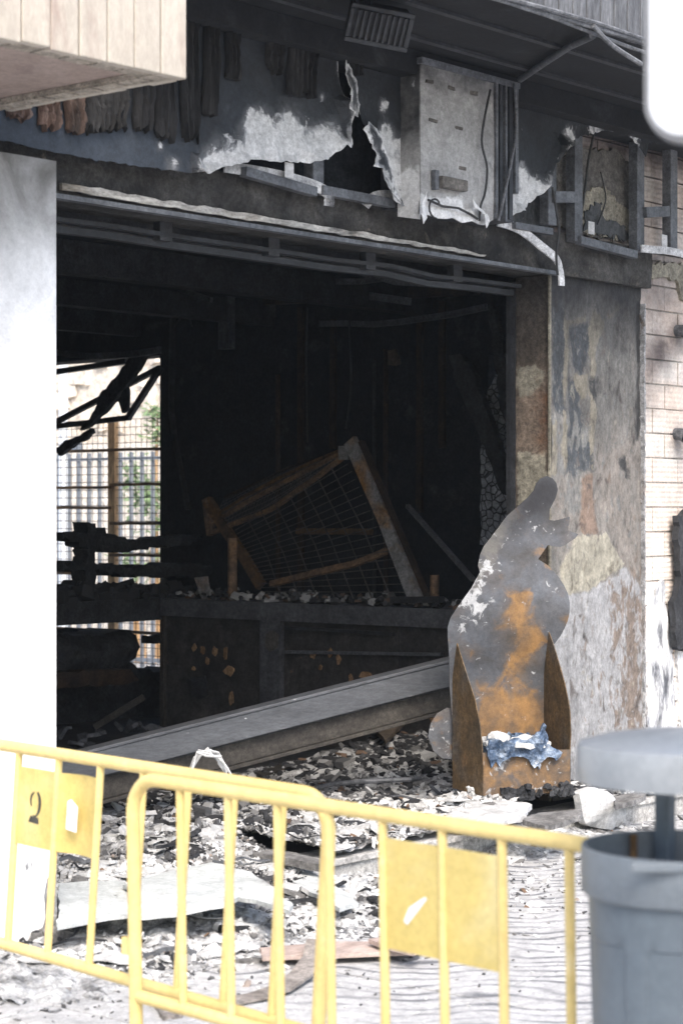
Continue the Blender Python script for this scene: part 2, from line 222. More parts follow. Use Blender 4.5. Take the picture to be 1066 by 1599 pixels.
# ------------------------------------------------------------------ mesh helpers
class MB:
    def __init__(s): s.v = []; s.f = []; s.at = {}; s.sm = False
    def add(s, vs, fs, **at):
        o = len(s.v); s.v += [Vector(v) for v in vs]; s.f += [tuple(i+o for i in f) for f in fs]
        for k, a in at.items(): s.at.setdefault(k, {}).update({o+i: x for i, x in enumerate(a)})
        return s
    def box(s, lo, hi, mtx=None):
        x0, y0, z0 = lo; x1, y1, z1 = hi
        vs = [Vector(c) for c in ((x0, y0, z0), (x1, y0, z0), (x1, y1, z0), (x0, y1, z0), (x0, y0, z1), (x1, y0, z1), (x1, y1, z1), (x0, y1, z1))]
        if mtx: vs = [mtx @ v for v in vs]
        return s.add(vs, [(0, 3, 2, 1), (4, 5, 6, 7), (0, 1, 5, 4), (1, 2, 6, 5), (2, 3, 7, 6), (3, 0, 4, 7)])
    def bar(s, a, b, wd, ht, up=Vector((0, 0, 1))):
        a = Vector(a); b = Vector(b); t = (b-a).normalized(); sd = t.cross(up)
        if sd.length < 1e-4: sd = t.cross(Vector((1, 0, 0)))
        sd.normalize(); u = sd.cross(t)
        vs = []
        for c in (a, b):
            for i, j in ((-1, -1), (1, -1), (1, 1), (-1, 1)): vs.append(c + sd*(i*wd/2) + u*(j*ht/2))
        return s.add(vs, [(0, 1, 2, 3), (7, 6, 5, 4), (0, 4, 5, 1), (1, 5, 6, 2), (2, 6, 7, 3), (3, 7, 4, 0)])
    def path(s, pts, wd, ht, up=Vector((0, 0, 1))):
        """flat strip along pts with rectangular section"""
        pts = [Vector(p) for p in pts]; n = len(pts); vs = []
        for i, p in enumerate(pts):
            t = (pts[min(n-1, i+1)] - pts[max(0, i-1)]).normalized(); sd = t.cross(up)
            if sd.length < 1e-4: sd = Vector((1, 0, 0))
            sd.normalize(); u = sd.cross(t)
            w_ = wd[i] if isinstance(wd, (list, tuple)) else wd
            for a, b in ((-1, -1), (1, -1), (1, 1), (-1, 1)): vs.append(p + sd*(a*w_/2) + u*(b*ht/2))
        fs = [(0, 1, 2, 3), tuple(4*(n-1)+k for k in (3, 2, 1, 0))]
        for i in range(n-1):
            for k in range(4): fs.append((4*i+k, 4*i+4+k, 4*i+4+(k+1) % 4, 4*i+(k+1) % 4))
        return s.add(vs, fs)
    def tube(s, pts, r, n=8, closed=False):
        s.sm = True
        pts = [Vector(p) for p in pts]; m = len(pts); vs = []; u = None
        for i, p in enumerate(pts):
            if closed: t = (pts[(i+1) % m]-pts[i-1]).normalized()
            else: t = (pts[min(m-1, i+1)]-pts[max(0, i-1)]).normalized()
            if u is None:
                u = t.cross(Vector((0, 0, 1)))
                if u.length < 1e-3: u = t.cross(Vector((1, 0, 0)))
            u = (u - t*u.dot(t)).normalized(); w_ = t.cross(u)
            rr = r[i] if isinstance(r, (list, tuple)) else r
            for k in range(n):
                a = 2*math.pi*k/n; vs.append(p + u*(rr*math.cos(a)) + w_*(rr*math.sin(a)))
        fs = []
        for i in range(m if closed else m-1):
            j = (i+1) % m
            for k in range(n): fs.append((i*n+k, i*n+(k+1) % n, j*n+(k+1) % n, j*n+k))
        if not closed: fs += [tuple(range(n-1, -1, -1)), tuple((m-1)*n+k for k in range(n))]
        return s.add(vs, fs)
    def lathe(s, prof, c=(0, 0, 0), n=48, cap=True):
        s.sm = True
        c = Vector(c); vs = []; fs = []
        for (r, z) in prof:
            for k in range(n): a = 2*math.pi*k/n; vs.append(c+Vector((r*math.cos(a), r*math.sin(a), z)))
        for i in range(len(prof)-1):
            for k in range(n): fs.append((i*n+k, i*n+(k+1) % n, (i+1)*n+(k+1) % n, (i+1)*n+k))
        if cap:
            fs.append(tuple(range(n-1, -1, -1))); fs.append(tuple((len(prof)-1)*n+k for k in range(n)))
        return s.add(vs, fs)
    def patch(s, poly, to, thick=.01, step=.05, jit=.0, disp=None, attrs=None, fill=True, seg=None):
        """traced outline -> triangulated sheet of real thickness. to(s,t,o) places it; disp(s,t,edge_distance)->o"""
        b = []
        seg = seg or step
        for i, p in enumerate(poly):
            q = poly[(i+1) % len(poly)]; L = math.hypot(q[0]-p[0], q[1]-p[1]); k = max(1, int(L/seg))
            for j in range(k):
                f = j/k; x = p[0]+(q[0]-p[0])*f; y = p[1]+(q[1]-p[1])*f
                if jit and j: x += random.gauss(0, jit); y += random.gauss(0, jit)
                b.append((x, y))
        def inside(x, y):
            c = False; n = len(b)
            for i in range(n):
                (x1, y1), (x2, y2) = b[i], b[i-1]
                if (y1 > y) != (y2 > y) and x < (x2-x1)*(y-y1)/(y2-y1)+x1: c = not c
            return c
        def ed(x, y):
            m = 1e9
            for i in range(len(b)):
                ax, ay = b[i-1]; bx_, by_ = b[i]; dx, dy = bx_-ax, by_-ay
                t = max(0, min(1, ((x-ax)*dx+(y-ay)*dy)/max(1e-12, dx*dx+dy*dy)))
                m = min(m, math.hypot(x-ax-t*dx, y-ay-t*dy))
            return m
        pts = [Vector(p) for p in b]; nb = len(b)
        if fill:
            xs = [p[0] for p in b]; ys = [p[1] for p in b]; y = min(ys)+step/2; row = 0
            while y < max(ys):
                x = min(xs)+step*(.25+.5*(row % 2))
                while x < max(xs):
                    if inside(x, y) and ed(x, y) > step*.4: pts.append(Vector((x+random.uniform(-.2, .2)*step, y+random.uniform(-.2, .2)*step)))
                    x += step
                y += step*.87; row += 1
        r = delaunay_2d_cdt(pts, [(i, (i+1) % nb) for i in range(nb)], [list(range(nb))], 1, 1e-6)
        V, E, Fc = r[0], r[1], r[2]
        n = len(V); fr = []; bk = []; at = {k: [] for k in (attrs or {})}
        for p in V:
            e = ed(p.x, p.y); o = disp(p.x, p.y, e) if disp else 0
            fr.append(Vector(to(p.x, p.y, o))); bk.append(Vector(to(p.x, p.y, o-thick)))
            for k, fn in (attrs or {}).items(): at[k].append(fn(p.x, p.y, e))
        fs = []; cnt = {}
        for f in Fc:
            f = tuple(f); fs.append(f); fs.append(tuple(n+i for i in reversed(f)))
            for i in range(len(f)):
                e = (f[i], f[(i+1) % len(f)]); cnt[e] = 1
        for (a, c) in cnt:
            if (c, a) not in cnt: fs.append((a, n+a, n+c, c)[::-1])
        return s.add(fr+bk, fs, **{k: a+a for k, a in at.items()})
    def chip(s, c, sx, sy, sz, tone=None, rot=None):
        vs = []
        m = rot or (Matrix.Rotation(random.uniform(0, 6.28), 3, 'Z') @ Matrix.Rotation(random.gauss(0, .35), 3, 'X') @ Matrix.Rotation(random.gauss(0, .35), 3, 'Y'))
        k = random.choice((4, 5, 5, 6)); a0 = random.uniform(0, 6)
        ring = [(math.cos(a0+6.283*i/k)*random.uniform(.6, 1.1), math.sin(a0+6.283*i/k)*random.uniform(.6, 1.1)) for i in range(k)]
        for zz, q in ((-.5, 1), (.5, random.uniform(.75, 1))):
            for (x, y) in ring: vs.append(Vector(c) + m @ Vector((x*sx*q/2, y*sy*q/2, (zz+random.uniform(-.15, .15))*sz)))
        fs = [tuple(range(k-1, -1, -1)), tuple(range(k, 2*k))] + [(i, (i+1) % k, k+(i+1) % k, k+i) for i in range(k)]
        return s.add(vs, fs, **({'tone': [tone]*(2*k)} if tone is not None else {}))
    def wobble(s, amp, sc, seed=0):
        for i, v in enumerate(s.v): s.v[i] = v + noise.noise_vector(v*sc+Vector((seed, seed*1.7, 0)))*amp
        return s
    def mesh(s, name, m, off=Vector((0, 0, 0)), bevel=0):
        me = bpy.data.meshes.new(name); me.from_pydata([v-off for v in s.v], [], s.f)
        for k, a in s.at.items():
            at = me.attributes.new(k, 'FLOAT', 'POINT')
            at.data.foreach_set('value', [a.get(i, 0.0) for i in range(len(s.v))])
        if s.sm:
            me.polygons.foreach_set('use_smooth', [True]*len(me.polygons))
            me.set_sharp_from_angle(angle=math.radians(40))
        me.materials.append(m); me.update()
        return me
    def obj(s, name, m, parent=None, bevel=0):
        if parent is not None:
            off = root_off(parent)
        else:
            xs = [v.x for v in s.v]; ys = [v.y for v in s.v]; off = Vector(((min(xs)+max(xs))/2, (min(ys)+max(ys))/2, min(v.z for v in s.v)))
        me = s.mesh(name, m, off); o = bpy.data.objects.new(name, me); COL.objects.link(o)
        if parent is not None: o.parent = parent
        else: o.location = off
        if bevel:
            bv = o.modifiers.new('bevel', 'BEVEL'); bv.width = bevel; bv.segments = 2; bv.limit_method = 'ANGLE'
        return o
def grid(x0, x1, z0, z1, st, to, disp=None, attrs=None, thick=.02):
    """fine rectangular sheet: to(s,t,o)"""
    nx, nz = max(1, round((x1-x0)/st)), max(1, round((z1-z0)/st)); mb = MB(); vs = []; at = {k: [] for k in (attrs or {})}
    for j in range(nz+1):
        for i in range(nx+1):
            x = x0+(x1-x0)*i/nx; z = z0+(z1-z0)*j/nz
            vs.append(Vector(to(x, z, disp(x, z) if disp else 0)))
            for k, f in (attrs or {}).items(): at[k].append(f(x, z, 0))
    m = nx+1
    return mb.add(vs, [(j*m+i, j*m+i+1, (j+1)*m+i+1, (j+1)*m+i) for j in range(nz) for i in range(nx)], **at)
def sdist(poly, x, y):
    c = False; m = 1e9
    for i in range(len(poly)):
        (x1, y1), (x2, y2) = poly[i-1], poly[i]
        if (y1 > y) != (y2 > y) and x < (x2-x1)*(y-y1)/(y2-y1)+x1: c = not c
        dx, dy = x2-x1, y2-y1; t = max(0, min(1, ((x-x1)*dx+(y-y1)*dy)/max(1e-12, dx*dx+dy*dy)))
        m = min(m, math.hypot(x-x1-t*dx, y-y1-t*dy))
    return m if c else -m
def mask(polys, soft=.09):
    return lambda x, z, e=0: max(0, min(1, max(.5+sdist(p, x, z)/soft for p in polys)))
def root_off(p):
    o = Vector((0, 0, 0))
    while p is not None: o = o + Vector(p.location); p = p.parent
    return o
def tag(o, label=None, cat=None, group=None, kind=None):
    if label: o['label'] = label
    if cat: o['category'] = cat
    if group: o['group'] = group
    if kind: o['kind'] = kind
    return o
def thing(name, label, cat, loc, group=None, rz=0):
    o = bpy.data.objects.new(name, None); COL.objects.link(o); o.location = loc; o.rotation_euler = (0, 0, rz)
    o.empty_display_size = .1
    return tag(o, label, cat, group)
def piece(name, me, parent, loc=(0, 0, 0), rot=(0, 0, 0), scale=None):
    o = bpy.data.objects.new(name, me); COL.objects.link(o); o.parent = parent; o.location = loc; o.rotation_euler = rot
    if scale: o.scale = scale
    return o
def N(v, sc=1, seed=0): return noise.noise(Vector(v)*sc + Vector((seed*3.1, seed*7.7, seed)))
def smooth(a, b, x):
    t = max(0, min(1, (x-a)/(b-a))); return t*t*(3-2*t)
def onY(y): return lambda s, t, o: (s, y-o, t)
def onX(x): return lambda s, t, o: (x-o, s, t)
def onZ(z): return lambda s, t, o: (s, t, z+o)
def trY(pts, y): return [(P(a, b, y=y).x, P(a, b, y=y).z) for a, b in pts]
def trX(pts, x): return [(P(a, b, x=x).y, P(a, b, x=x).z) for a, b in pts]

YF = .40                         # plane of the wall and right pillar
XP0, XP1 = fx(860, YF), fx(1000, YF)   # right pillar
XS = 7.5                         # side wall with the grille
FL = .14                         # shop floor
STEPX = 1.92

# ================================================================== SETTING
tag(MB().box((-70, -70, -.3), (70, 70, -.012)).obj('ground', M['pavement']), kind='structure')
# paving slabs near the shop front
pav = thing('pavement', None, None, (0, 0, -.012)); pav['kind'] = 'structure'
slab_me = []
for k in range(4):
    mb = MB().box((-.297, -.297, -.02), (.297, .297, .012)); slab_me.append(mb.mesh('paving_slab', M['pavement']))
for i in range(-8, 12):
    for j in range(1, 11):
        x, y = i*.6+.1, -.28-(j-.5)*.6
        me = slab_me[0].copy() if False else None
        o = MB().box((x-.295, y-.295, -.03), (x+.295, y+.295, random.uniform(-.0015, .0015))).obj('paving_slab', M['pavement'], pav, bevel=.003)
tag(MB().box((-3, -.275, -.03), (STEPX-.002, 9.19, 0.001)).obj('shop_floor', M['floor_burnt']), kind='structure')
st = MB().box((STEPX, .30, -.1), (XS-.002, 9.19, FL)); st_o = tag(st.obj('shop_platform', M['floor_burnt']), kind='structure')
stp = thing('entrance_step', None, None, (STEPX, .02, 0)); stp['kind'] = 'structure'
MB().box((STEPX, .022, -.1), (6.7, .298, FL-.035)).obj('riser', M['platform'], stp)
x = STEPX-.02
while x < 6.7:
    L = random.uniform(.75, .95)
    MB().box((x+.003, .0, FL-.035), (min(6.7, x+L)-.003, .299, FL-.001+random.uniform(-.003, .003))).obj('step_slab', M['platform'], stp, bevel=.004); x += L

# ================================================================== BUILDING
bld = thing('burnt_shop', 'fire gutted corner shop with blackened interior and soot stained pillars', 'building', (3, 4, 0))
# left pillar
def soot_left(x, z, e): return smooth(2.75, 3.75, z)*.95 + .1*N((x, 0, z), 2)
mb = MB().patch([(-3.5, 0), (0, 0), (0, 3.62), (-3.5, 3.62)], onY(0), .02, .1, attrs={'soot': soot_left})
mb.box((-3.5, .021, 0), (0, .9, 3.62)); mb.obj('white_pillar', M['white_wall'], bld)['label'] = 'white plastered pillar with soot at its top'
mb = MB()
for k in range(12): mb.chip((random.uniform(-.12, .03), -.02+random.uniform(-.05, .02), .04), .12, .1, .1)
mb.obj('broken_base', M['grey_slab'], bld)
MB().patch(trY([(66, 1462), (70, 1425), (69, 1400), (74, 1372), (82, 1364), (88.5, 1360), (88.5, 1468)], 0), onY(-.002), .006, .05, jit=.003, seg=.03).obj('bare_edge', M['pale'], bld)
for pts in ([(40, 1350), (44, 1346), (45, 1356), (41, 1360)], [(49, 1344), (51, 1350), (49, 1356)]): MB().patch(trY(pts, 0), onY(-.002), .004, .05).obj('paint_chip', M['pale'], bld)
# interior shell
w1 = P(250, 700, x=XS).y; w2 = 9.0
ZW = P(170, 560, x=XS).z
side = MB()
side.box((XS, 3.02, -.1), (XS+.3, w1, 3.9)); side.box((XS, w1, ZW), (XS+.3, w2, 3.9)); side.box((XS, YF+.3, -.1), (XS+.3, 2.82, 3.9)); side.box((XS, 2.82, 3.3), (XS+.3, 3.02, 3.9)); side.box((XS, 2.82, -.1), (XS+.3, 3.02, 1.4))
side.box((XS, w1, -.1), (XS+.3, w2, .25)); side.box((XS, w2, -.1), (XS+.3, 9.19, 3.9))
so_ = side.obj('side_wall', M['soot_wall'], bld)
MB().box((-3, 9.2, -.1), (XS+.3, 9.5, 4.6)).obj('back_wall', M['soot_wall'], bld)
MB().box((-3.3, .9, -.1), (-3, 9.2, 4.6)).obj('inner_wall', M['soot_wall'], bld)
MB().box((-3.5, YF+.3, 3.9), (XS+.3, 9.5, 4.6)).obj('ceiling', M['soot_wall'], bld)
MB().box((-3.5, YF, 4.635), (XS+.3, 9.5, 5.3)).obj('upper_storey', M['soot_wall'], bld)
cb = MB()
for y in (1.9, 3.6, 5.4, 7.1): cb.box((-2.9, y, 3.68), (XS, y+.16, 3.9))
cb.wobble(.02, 2).obj('ceiling_joist', M['char'], bld)
MB().bar(P(415, 462, x=7.2), P(745, 445, x=7.2), .08, .16).obj('steel_beam', M['rust_dark'], bld)
# lintel
LZ0, LZ1, LY = 3.525, 3.79, .34
mb = MB().patch([(-3.5, LZ0), (XP1+.04, LZ0), (XP1+.04, LZ1), (-3.5, LZ1)], onY(LY), .05, .045, disp=lambda s, t, e: .018*N((s*2.2, t*6, 0), 2.3)+.012*N((s, t, 3), 11))
mb.box((-3.5, LY+.055, LZ0+.005), (XP1+.04, YF+.3, LZ1)); lin = mb.obj('lintel_beam', M['lintel'], bld)
a, b = P(90, 286, y=LY), P(620, 366, y=LY); c = P(752, 389, y=LY)
MB().patch([(a.x, 3.590), (c.x-1.6, 3.583), (c.x-.4, 3.578), (c.x, 3.568), (c.x-.02, 3.555), (c.x-.5, 3.556), (c.x-1.7, 3.553), (a.x, 3.555)], onY(LY-.035), .02, .06, jit=.003).obj('cover_strip', M['strip_white'], lin)
mb = MB().box((0, LY-.03, LZ0-.012), (XP0, LY+.02, LZ0+.012)); mb.obj('metal_edge', M['steel'], lin)
# shutter frame under the lintel
for (yy, zz, hh) in ((.60, 3.455, .022), (.66, 3.415, .035), (.74, 3.47, .03)):
    pts = [Vector((0.02+(XP0-.1)*k/10, yy+.03*N((k, 0, zz), .6), zz+.03*N((k, zz, 0), .7))) for k in range(11)]
    MB().path(pts, .05, hh).obj('shutter_rail', M['frame_grey'], bld)
for k in range(5): x = .4+.85*k; MB().box((x, .58, 3.43), (x+.09, .63, 3.53)).obj('rail_bracket', M['dark_steel'], bld)
# right jamb frame
xj = XP0
yj = P(805, 700, x=xj).y
MB().box((xj-.012, yj, FL), (xj+.05, yj+.028, 3.5)).obj('door_post', M['dark_steel'], bld)
MB().box((xj-.016, yj+.03, FL), (xj+.05, yj+.044, 3.48)).obj('door_post', M['frame_grey'], bld)
MB().box((xj-.008, yj+.046, FL), (xj+.05, yj+.072, 3.5)).obj('door_post', M['dark_steel'], bld)
# right pillar
def soot_r(x, z, e): return smooth(2.5, 3.6, z)*.9
def tY(*ps): return [trY(p, YF) for p in ps]
pm_ = dict(
 slate=mask(tY([(862, 450), (880, 445), (883, 520), (881, 600), (884, 660), (878, 640), (872, 650), (862, 640)], [(886, 512), (914, 508), (918, 540), (912, 565), (908, 590), (892, 575), (888, 540)], [(887, 590), (905, 605), (910, 640), (920, 690), (922, 720), (905, 735), (890, 722), (886, 650)], [(884, 680), (920, 690), (925, 735), (905, 745), (884, 740)])),
 scuff=mask(tY([(888, 660), (922, 655), (924, 690), (890, 690)], [(862, 650), (884, 650), (884, 740), (862, 740)], [(885, 740), (905, 735), (905, 800), (880, 800)]), .14),
 cream=mask(tY([(921, 500), (927, 480), (942, 500), (937, 520), (928, 540), (930, 575), (926, 600), (930, 640), (926, 680), (924, 730), (919, 690), (921, 640), (919, 600), (922, 560), (916, 520)], [(880, 500), (886, 502), (886, 560), (882, 640), (887, 720), (880, 740), (876, 680), (880, 600)], [(895, 582), (916, 585), (912, 625), (902, 610)], [(880, 502), (912, 496), (914, 502), (884, 508)], [(940, 500), (950, 492), (962, 475), (985, 462), (986, 466), (966, 480), (952, 498)], [(860, 660), (868, 656), (868, 740), (860, 740)]), .045),
 dark=mask(tY([(918, 595), (928, 588), (937, 592), (936, 612), (927, 626), (919, 612)], [(967, 717), (976, 714), (980, 728), (986, 738), (985, 750), (976, 748), (978, 738), (968, 730)], [(992, 470), (1000, 470), (1000, 690), (994, 690)]), .05),
 lowtaupe=mask(tY([(925, 720), (998, 690), (1000, 920), (970, 880), (945, 838), (862, 838), (862, 780), (905, 780)]), .5),
 pink=mask(tY([(907, 750), (915, 740), (923, 742), (926, 790), (931, 830), (920, 836), (906, 832), (905, 780)]), .05),
 lump=mask(tY([(868, 930), (878, 870), (895, 838), (945, 834), (958, 858), (972, 880), (960, 896), (930, 908), (915, 922), (890, 925)]), .05),
 pale=mask(tY([(862, 930), (905, 925), (930, 912), (962, 897), (974, 882), (1004, 928), (1006, 1300), (858, 1300)]), .05),
 lumpspot=lambda x, z, e=0: .33 if pm_['lump'](x, z) > .6 else 0,
 stain=mask(tY([(962, 930), (985, 900), (1000, 960), (1000, 1240), (985, 1240), (970, 1100)]), .5),
 soot=lambda x, z, e=0: .85*smooth(2.95, 3.6, z)+.22*smooth(2.3, 3.1, z))
def pdisp(x, z):
    return .011*pm_['pale'](x, z)+.016*pm_['lump'](x, z)+.007*pm_['cream'](x, z)+.012*pm_['pink'](x, z)-.006*pm_['slate'](x, z)-.012*pm_['dark'](x, z)+.007*N((x, z, 0), 4)+.004*N((x, z, 3), 14)
pil = grid(XP0, XP1, FL-.1, LZ0, .022, onY(YF), pdisp, pm_)
pil.box((XP0+.002, YF+.021, FL-.1), (XP1, yj-.001, LZ0)); PIL = pil.obj('burnt_pillar', M['pillar_face'], bld)
PIL['label'] = 'corner pillar with flaking grey and cream plaster'
def tX(*ps): return [trX(p, xj) for p in ps]
jm_ = dict(tan=mask(tX([(808, 600), (857, 575), (857, 705), (808, 700)]), .3), cream=mask(tX([(809, 572), (832, 570), (851, 580), (848, 600), (830, 616), (812, 620), (808, 600)], [(808, 706), (826, 702), (838, 712), (853, 704), (853, 785), (808, 792)]), .06),
           orange=mask(tX([(845, 620), (860, 600), (860, 700), (846, 690)]), .3), soot=lambda s, t, e=0: .8*smooth(2.7, 3.5, t))
grid(YF+.012, yj-.003, FL-.1, LZ0, .022, onX(xj-.004), lambda s, t: .008*jm_['cream'](s, t)+.006*N((s, t, 0), 5)+.004*N((s, t, 4), 15), jm_).obj('jamb', M['jamb_face'], PIL)
MB().bar(Vector((xj-.012, YF+.004, FL)), Vector((xj-.012, YF+.004, LZ0)), .012, .02).obj('edge_bead', M['cream'], PIL)
MB().patch([(XP1-.002, FL), (XP1+.012, FL), (XP1+.012, 3.42), (XP1-.002, 3.42)], onY(YF-.03), .05, .2, jit=.004, seg=.03).obj('corner_bead', M['pale'], PIL)
# cracks on pale plaster: thin dark cords of open crack
# brick wall right of the pillar
BW = thing('brick_wall', 'pale hollow brick wall with horizontal grooves right of the burnt pillar', 'wall', (6.5, YF+.1, 0))
YB = YF+.03
def soot_b(x, z):
    s = .75*smooth(3.15, 3.9, z)
    for (px, py, r, a) in ((1032, 545, .16, .75), (1012, 560, .2, .5), (1012, 470, .2, .3), (1058, 530, .13, .7), (1058, 690, .12, .8), (1006, 620, .15, .4), (1040, 470, .15, .3), (1062, 760, .1, .3)):
        q = P(px, py, y=YB); s += a*math.exp(-((x-q.x)**2+(z-q.z)**2)/r**2)
    return s
MB().patch([(XP1-1.9, 0), (7.79, 0), (7.79, 4.6), (XP1-1.9, 4.6)] if False else [(XP1+.013, 0), (7.79, 0), (7.79, 3.79), (XP1+.013, 3.79)], onY(YB+.012), .05, .1, attrs={'soot': lambda x, z, e: soot_b(x, z)}).obj('mortar_bed', M['mortar'], BW)
MB().box((XP1+.013, YB+.07, 0), (7.79, YF+.55, 3.79)).obj('wall_core', M['concrete'], BW)
rows = 0; z = .0
while z < 3.76:
    x = XP1+.018 - (.16 if rows % 2 else 0)
    while x < 7.0:
        x0 = max(x, XP1+.018); x1 = x+.325
        if x1-x0 > .05:
            pr = random.uniform(.0, .008); z1_ = min(3.78, z+.158)
            mb = grid(x0, x1, z, z1_, .055, onY(YB-pr), None, {'soot': lambda a, c, e: soot_b(a, c)}); n0 = len(mb.v)
            mb.box((x0, YB-pr+.0005, z), (x1, YB+.02, z1_)); mb.at['soot'].update({n0+i_: soot_b(mb.v[n0+i_].x, mb.v[n0+i_].z) for i_ in range(8)})
            mb.obj('brick', M['brick'], BW)
        x += .335
    z += .17; rows += 1
# render remains
def wpatch(pts, m, th=.015):
    MB().patch(trY(pts, YB), onY(YB-.012-th), th+.01, .05, jit=.008, seg=.03, disp=lambda s, t, e: .01*N((s, t, 0), 5)).obj('render_patch', M[m], BW)
wpatch([(1006, 950), (1030, 905), (1036, 960), (1044, 1010), (1050, 1130), (1056, 1225), (1003, 1238)], 'streaked')
wpatch([(1004, 410), (1066, 412), (1066, 470), (1058, 468), (1052, 440), (1030, 432), (1004, 436)], 'cream')
wpatch([(1052, 1015), (1090, 1010), (1090, 1210), (1060, 1215), (1056, 1100)], 'streaked')
# charred panel hanging on the brick wall
tag(MB().patch(trY([(1050, 815), (1066, 795), (1120, 780), (1120, 1015), (1048, 1010), (1046, 940), (1056, 900)], YB-.06), onY(YB-.10), .05, .06, jit=.01, seg=.04, disp=lambda s, t, e: .03*N((s, t, 0), 7)).obj('charred_board', M['char'], None),
    'black charred board fixed on the brick wall at the picture edge', 'board')
for (px, py, lb) in ((1056, 516, 'upper burnt pipe stub sticking out of the brick wall'), (1053, 677, 'lower burnt pipe stub sticking out of the brick wall')):
    q = P(px, py, y=YB); t_ = thing('pipe_stub', lb, 'pipe', (q.x, YB, q.z-.05), 'burnt pipe stubs in the brick wall')
    MB().tube([q+Vector((0, .05, 0)), q+Vector((-.01, -.05, -.005)), q+Vector((-.02, -.10, -.03))], .042, 14).obj('pipe', M['cable_grey'], t_)
    MB().tube([q+Vector((-.021, -.101, -.031)), q+Vector((-.03, -.13, -.06))], [.036, .03], 12).obj('plug', M['char'], t_)
# wall behind the sign, above the lintel
UW = thing('upper_wall', 'scorched wall strip above the lintel behind the torn sign panel', 'wall', (3, YF, LZ1))
ub = MB().box((-3.5, YF+.04, LZ1+.001), (XS+.29, YF+.3, 4.615)).obj('wall_core', M['soot_wall'], UW)
z = LZ1+.005
rows = 0
while z < 4.55:
    x = fx(866, YF) - (.16 if rows % 2 else 0)
    while x < 7.0:
        x0 = x; x1 = x+.325; pr = random.uniform(0, .006)
        vs = []; at = []
        for yy in (YF+.01-pr, YF+.045):
            for (a, c) in ((x0, z), (x1, z), (x1, z+.16), (x0, z+.16)): vs.append((a, yy, c)); at.append(.25+.7*smooth(4.25, 4.5, c)+.15+.55*smooth(fx(1010, YF), fx(900, YF), a)*smooth(4.0, 3.85, c))
        MB().add(vs, [(0, 1, 2, 3), (0, 4, 5, 1), (1, 5, 6, 2), (2, 6, 7, 3), (3, 7, 4, 0)], soot=at).obj('brick', M['brick'], UW)
        x += .335
    z += .17; rows += 1
MB().patch(trY([(864, 250), (905, 232), (960, 236), (985, 262), (986, 376), (900, 366), (864, 352)], YF), onY(YF-.02), .02, .05, jit=.008, seg=.03).obj('plaster_patch', M['taupe'], UW)
MB().patch(trY([(905, 300), (935, 290), (960, 320), (984, 330), (985, 378), (902, 362)], YF), onY(YF-.03), .01, .04, jit=.012, seg=.02).obj('plaster_patch', M['cream'], UW)
MB().patch(trY([(905, 330), (925, 318), (940, 345), (965, 352), (975, 376), (902, 362)], YF), onY(YF-.04), .01, .03, jit=.016, seg=.02).obj('plaster_patch', M['slate'], UW)
MB().patch(trY([(782, 345), (800, 310), (838, 300), (848, 318), (850, 362), (800, 356)], YF), onY(YF-.02), .02, .04, jit=.012, seg=.02).obj('plaster_patch', M['slate'], UW)

# ================================================================== SIGN PANEL (torn metal fascia)
YS = .20
FP = thing('metal_fascia', 'blackened metal fascia panel torn open above the shop entrance', 'fascia', (2.5, YS, 3.72))
ash_pts = [(318, 268, .14), (345, 258, .16), (385, 245, .22), (430, 240, .3), (470, 245, .26), (505, 240, .2), (410, 205, .12), (395, 185, .08), (520, 215, .12), (455, 195, .1), (270, 258, .06), (250, 230, .04),
           (505, 150, .05), (535, 100, .05)]
ash_w = [(P(a, b, y=YS), r*.72) for a, b, r in ash_pts]
def ash_f(x, z, e): return min(1.15, sum(math.exp(-((x-q.x)**2+(z-q.z)**2)/r**2)*.85 for q, r in ash_w)) + .35*math.exp(-e/.02)*(1 if z > 3.76 and x > .8 else 0)
def ash2_f(x, z, e): return .78*ash_f(x, z, e)-.12+.3*math.exp(-e/.03)*(1 if x > fx(330, YS) else 0)
def blue_f(x, z, e): return .95*smooth(1.5, .2, x)*smooth(4.1, 3.75, z)+.25*smooth(2.5, 1.0, x)
zt = 4.615
main = [(-100, 203), (0, 219), (80, 236), (155, 250), (230, 261), (300, 270), (322, 272), (340, 263), (362, 257), (400, 250), (440, 253), (478, 254), (508, 250), (528, 236), (534, 226), (541, 232), (548, 205), (540, 165), (530, 120), (527, 92)]
poly = trY(main, YS); ptop = poly[-1]
poly = poly + [(ptop[0]+.03, zt), (poly[0][0], zt)]
def curl(x, z, e):
    d = 0
    if x > fx(300, YS) and z < 4.3: d = .07*math.exp(-e/.05)*(.5+N((x, z, 0), 5)) + .05*math.exp(-e/.12)*N((x, z, 5), 8)
    return d + .012*N((x, z, 0), 1.6) + .02*smooth(fx(330, YS), fx(430, YS), x)*N((x*2, z, 3), 4)
MB().patch(poly, onY(YS), .004, .045, jit=.004, seg=.025, disp=curl, attrs={'ash': ash_f, 'ash2': ash2_f, 'blue': blue_f}).obj('metal_sheet', M['fascia'], FP)
def ashset(L, k):
    f = lambda x, z, e: sum(.8*math.exp(-((x-q.x)**2+(z-q.z)**2)/r**2) for q, r in L)+(k*math.exp(-e/.02) if z < 4.35 else 0)
    return {'ash': f, 'ash2': lambda x, z, e: .75*f(x, z, e)}
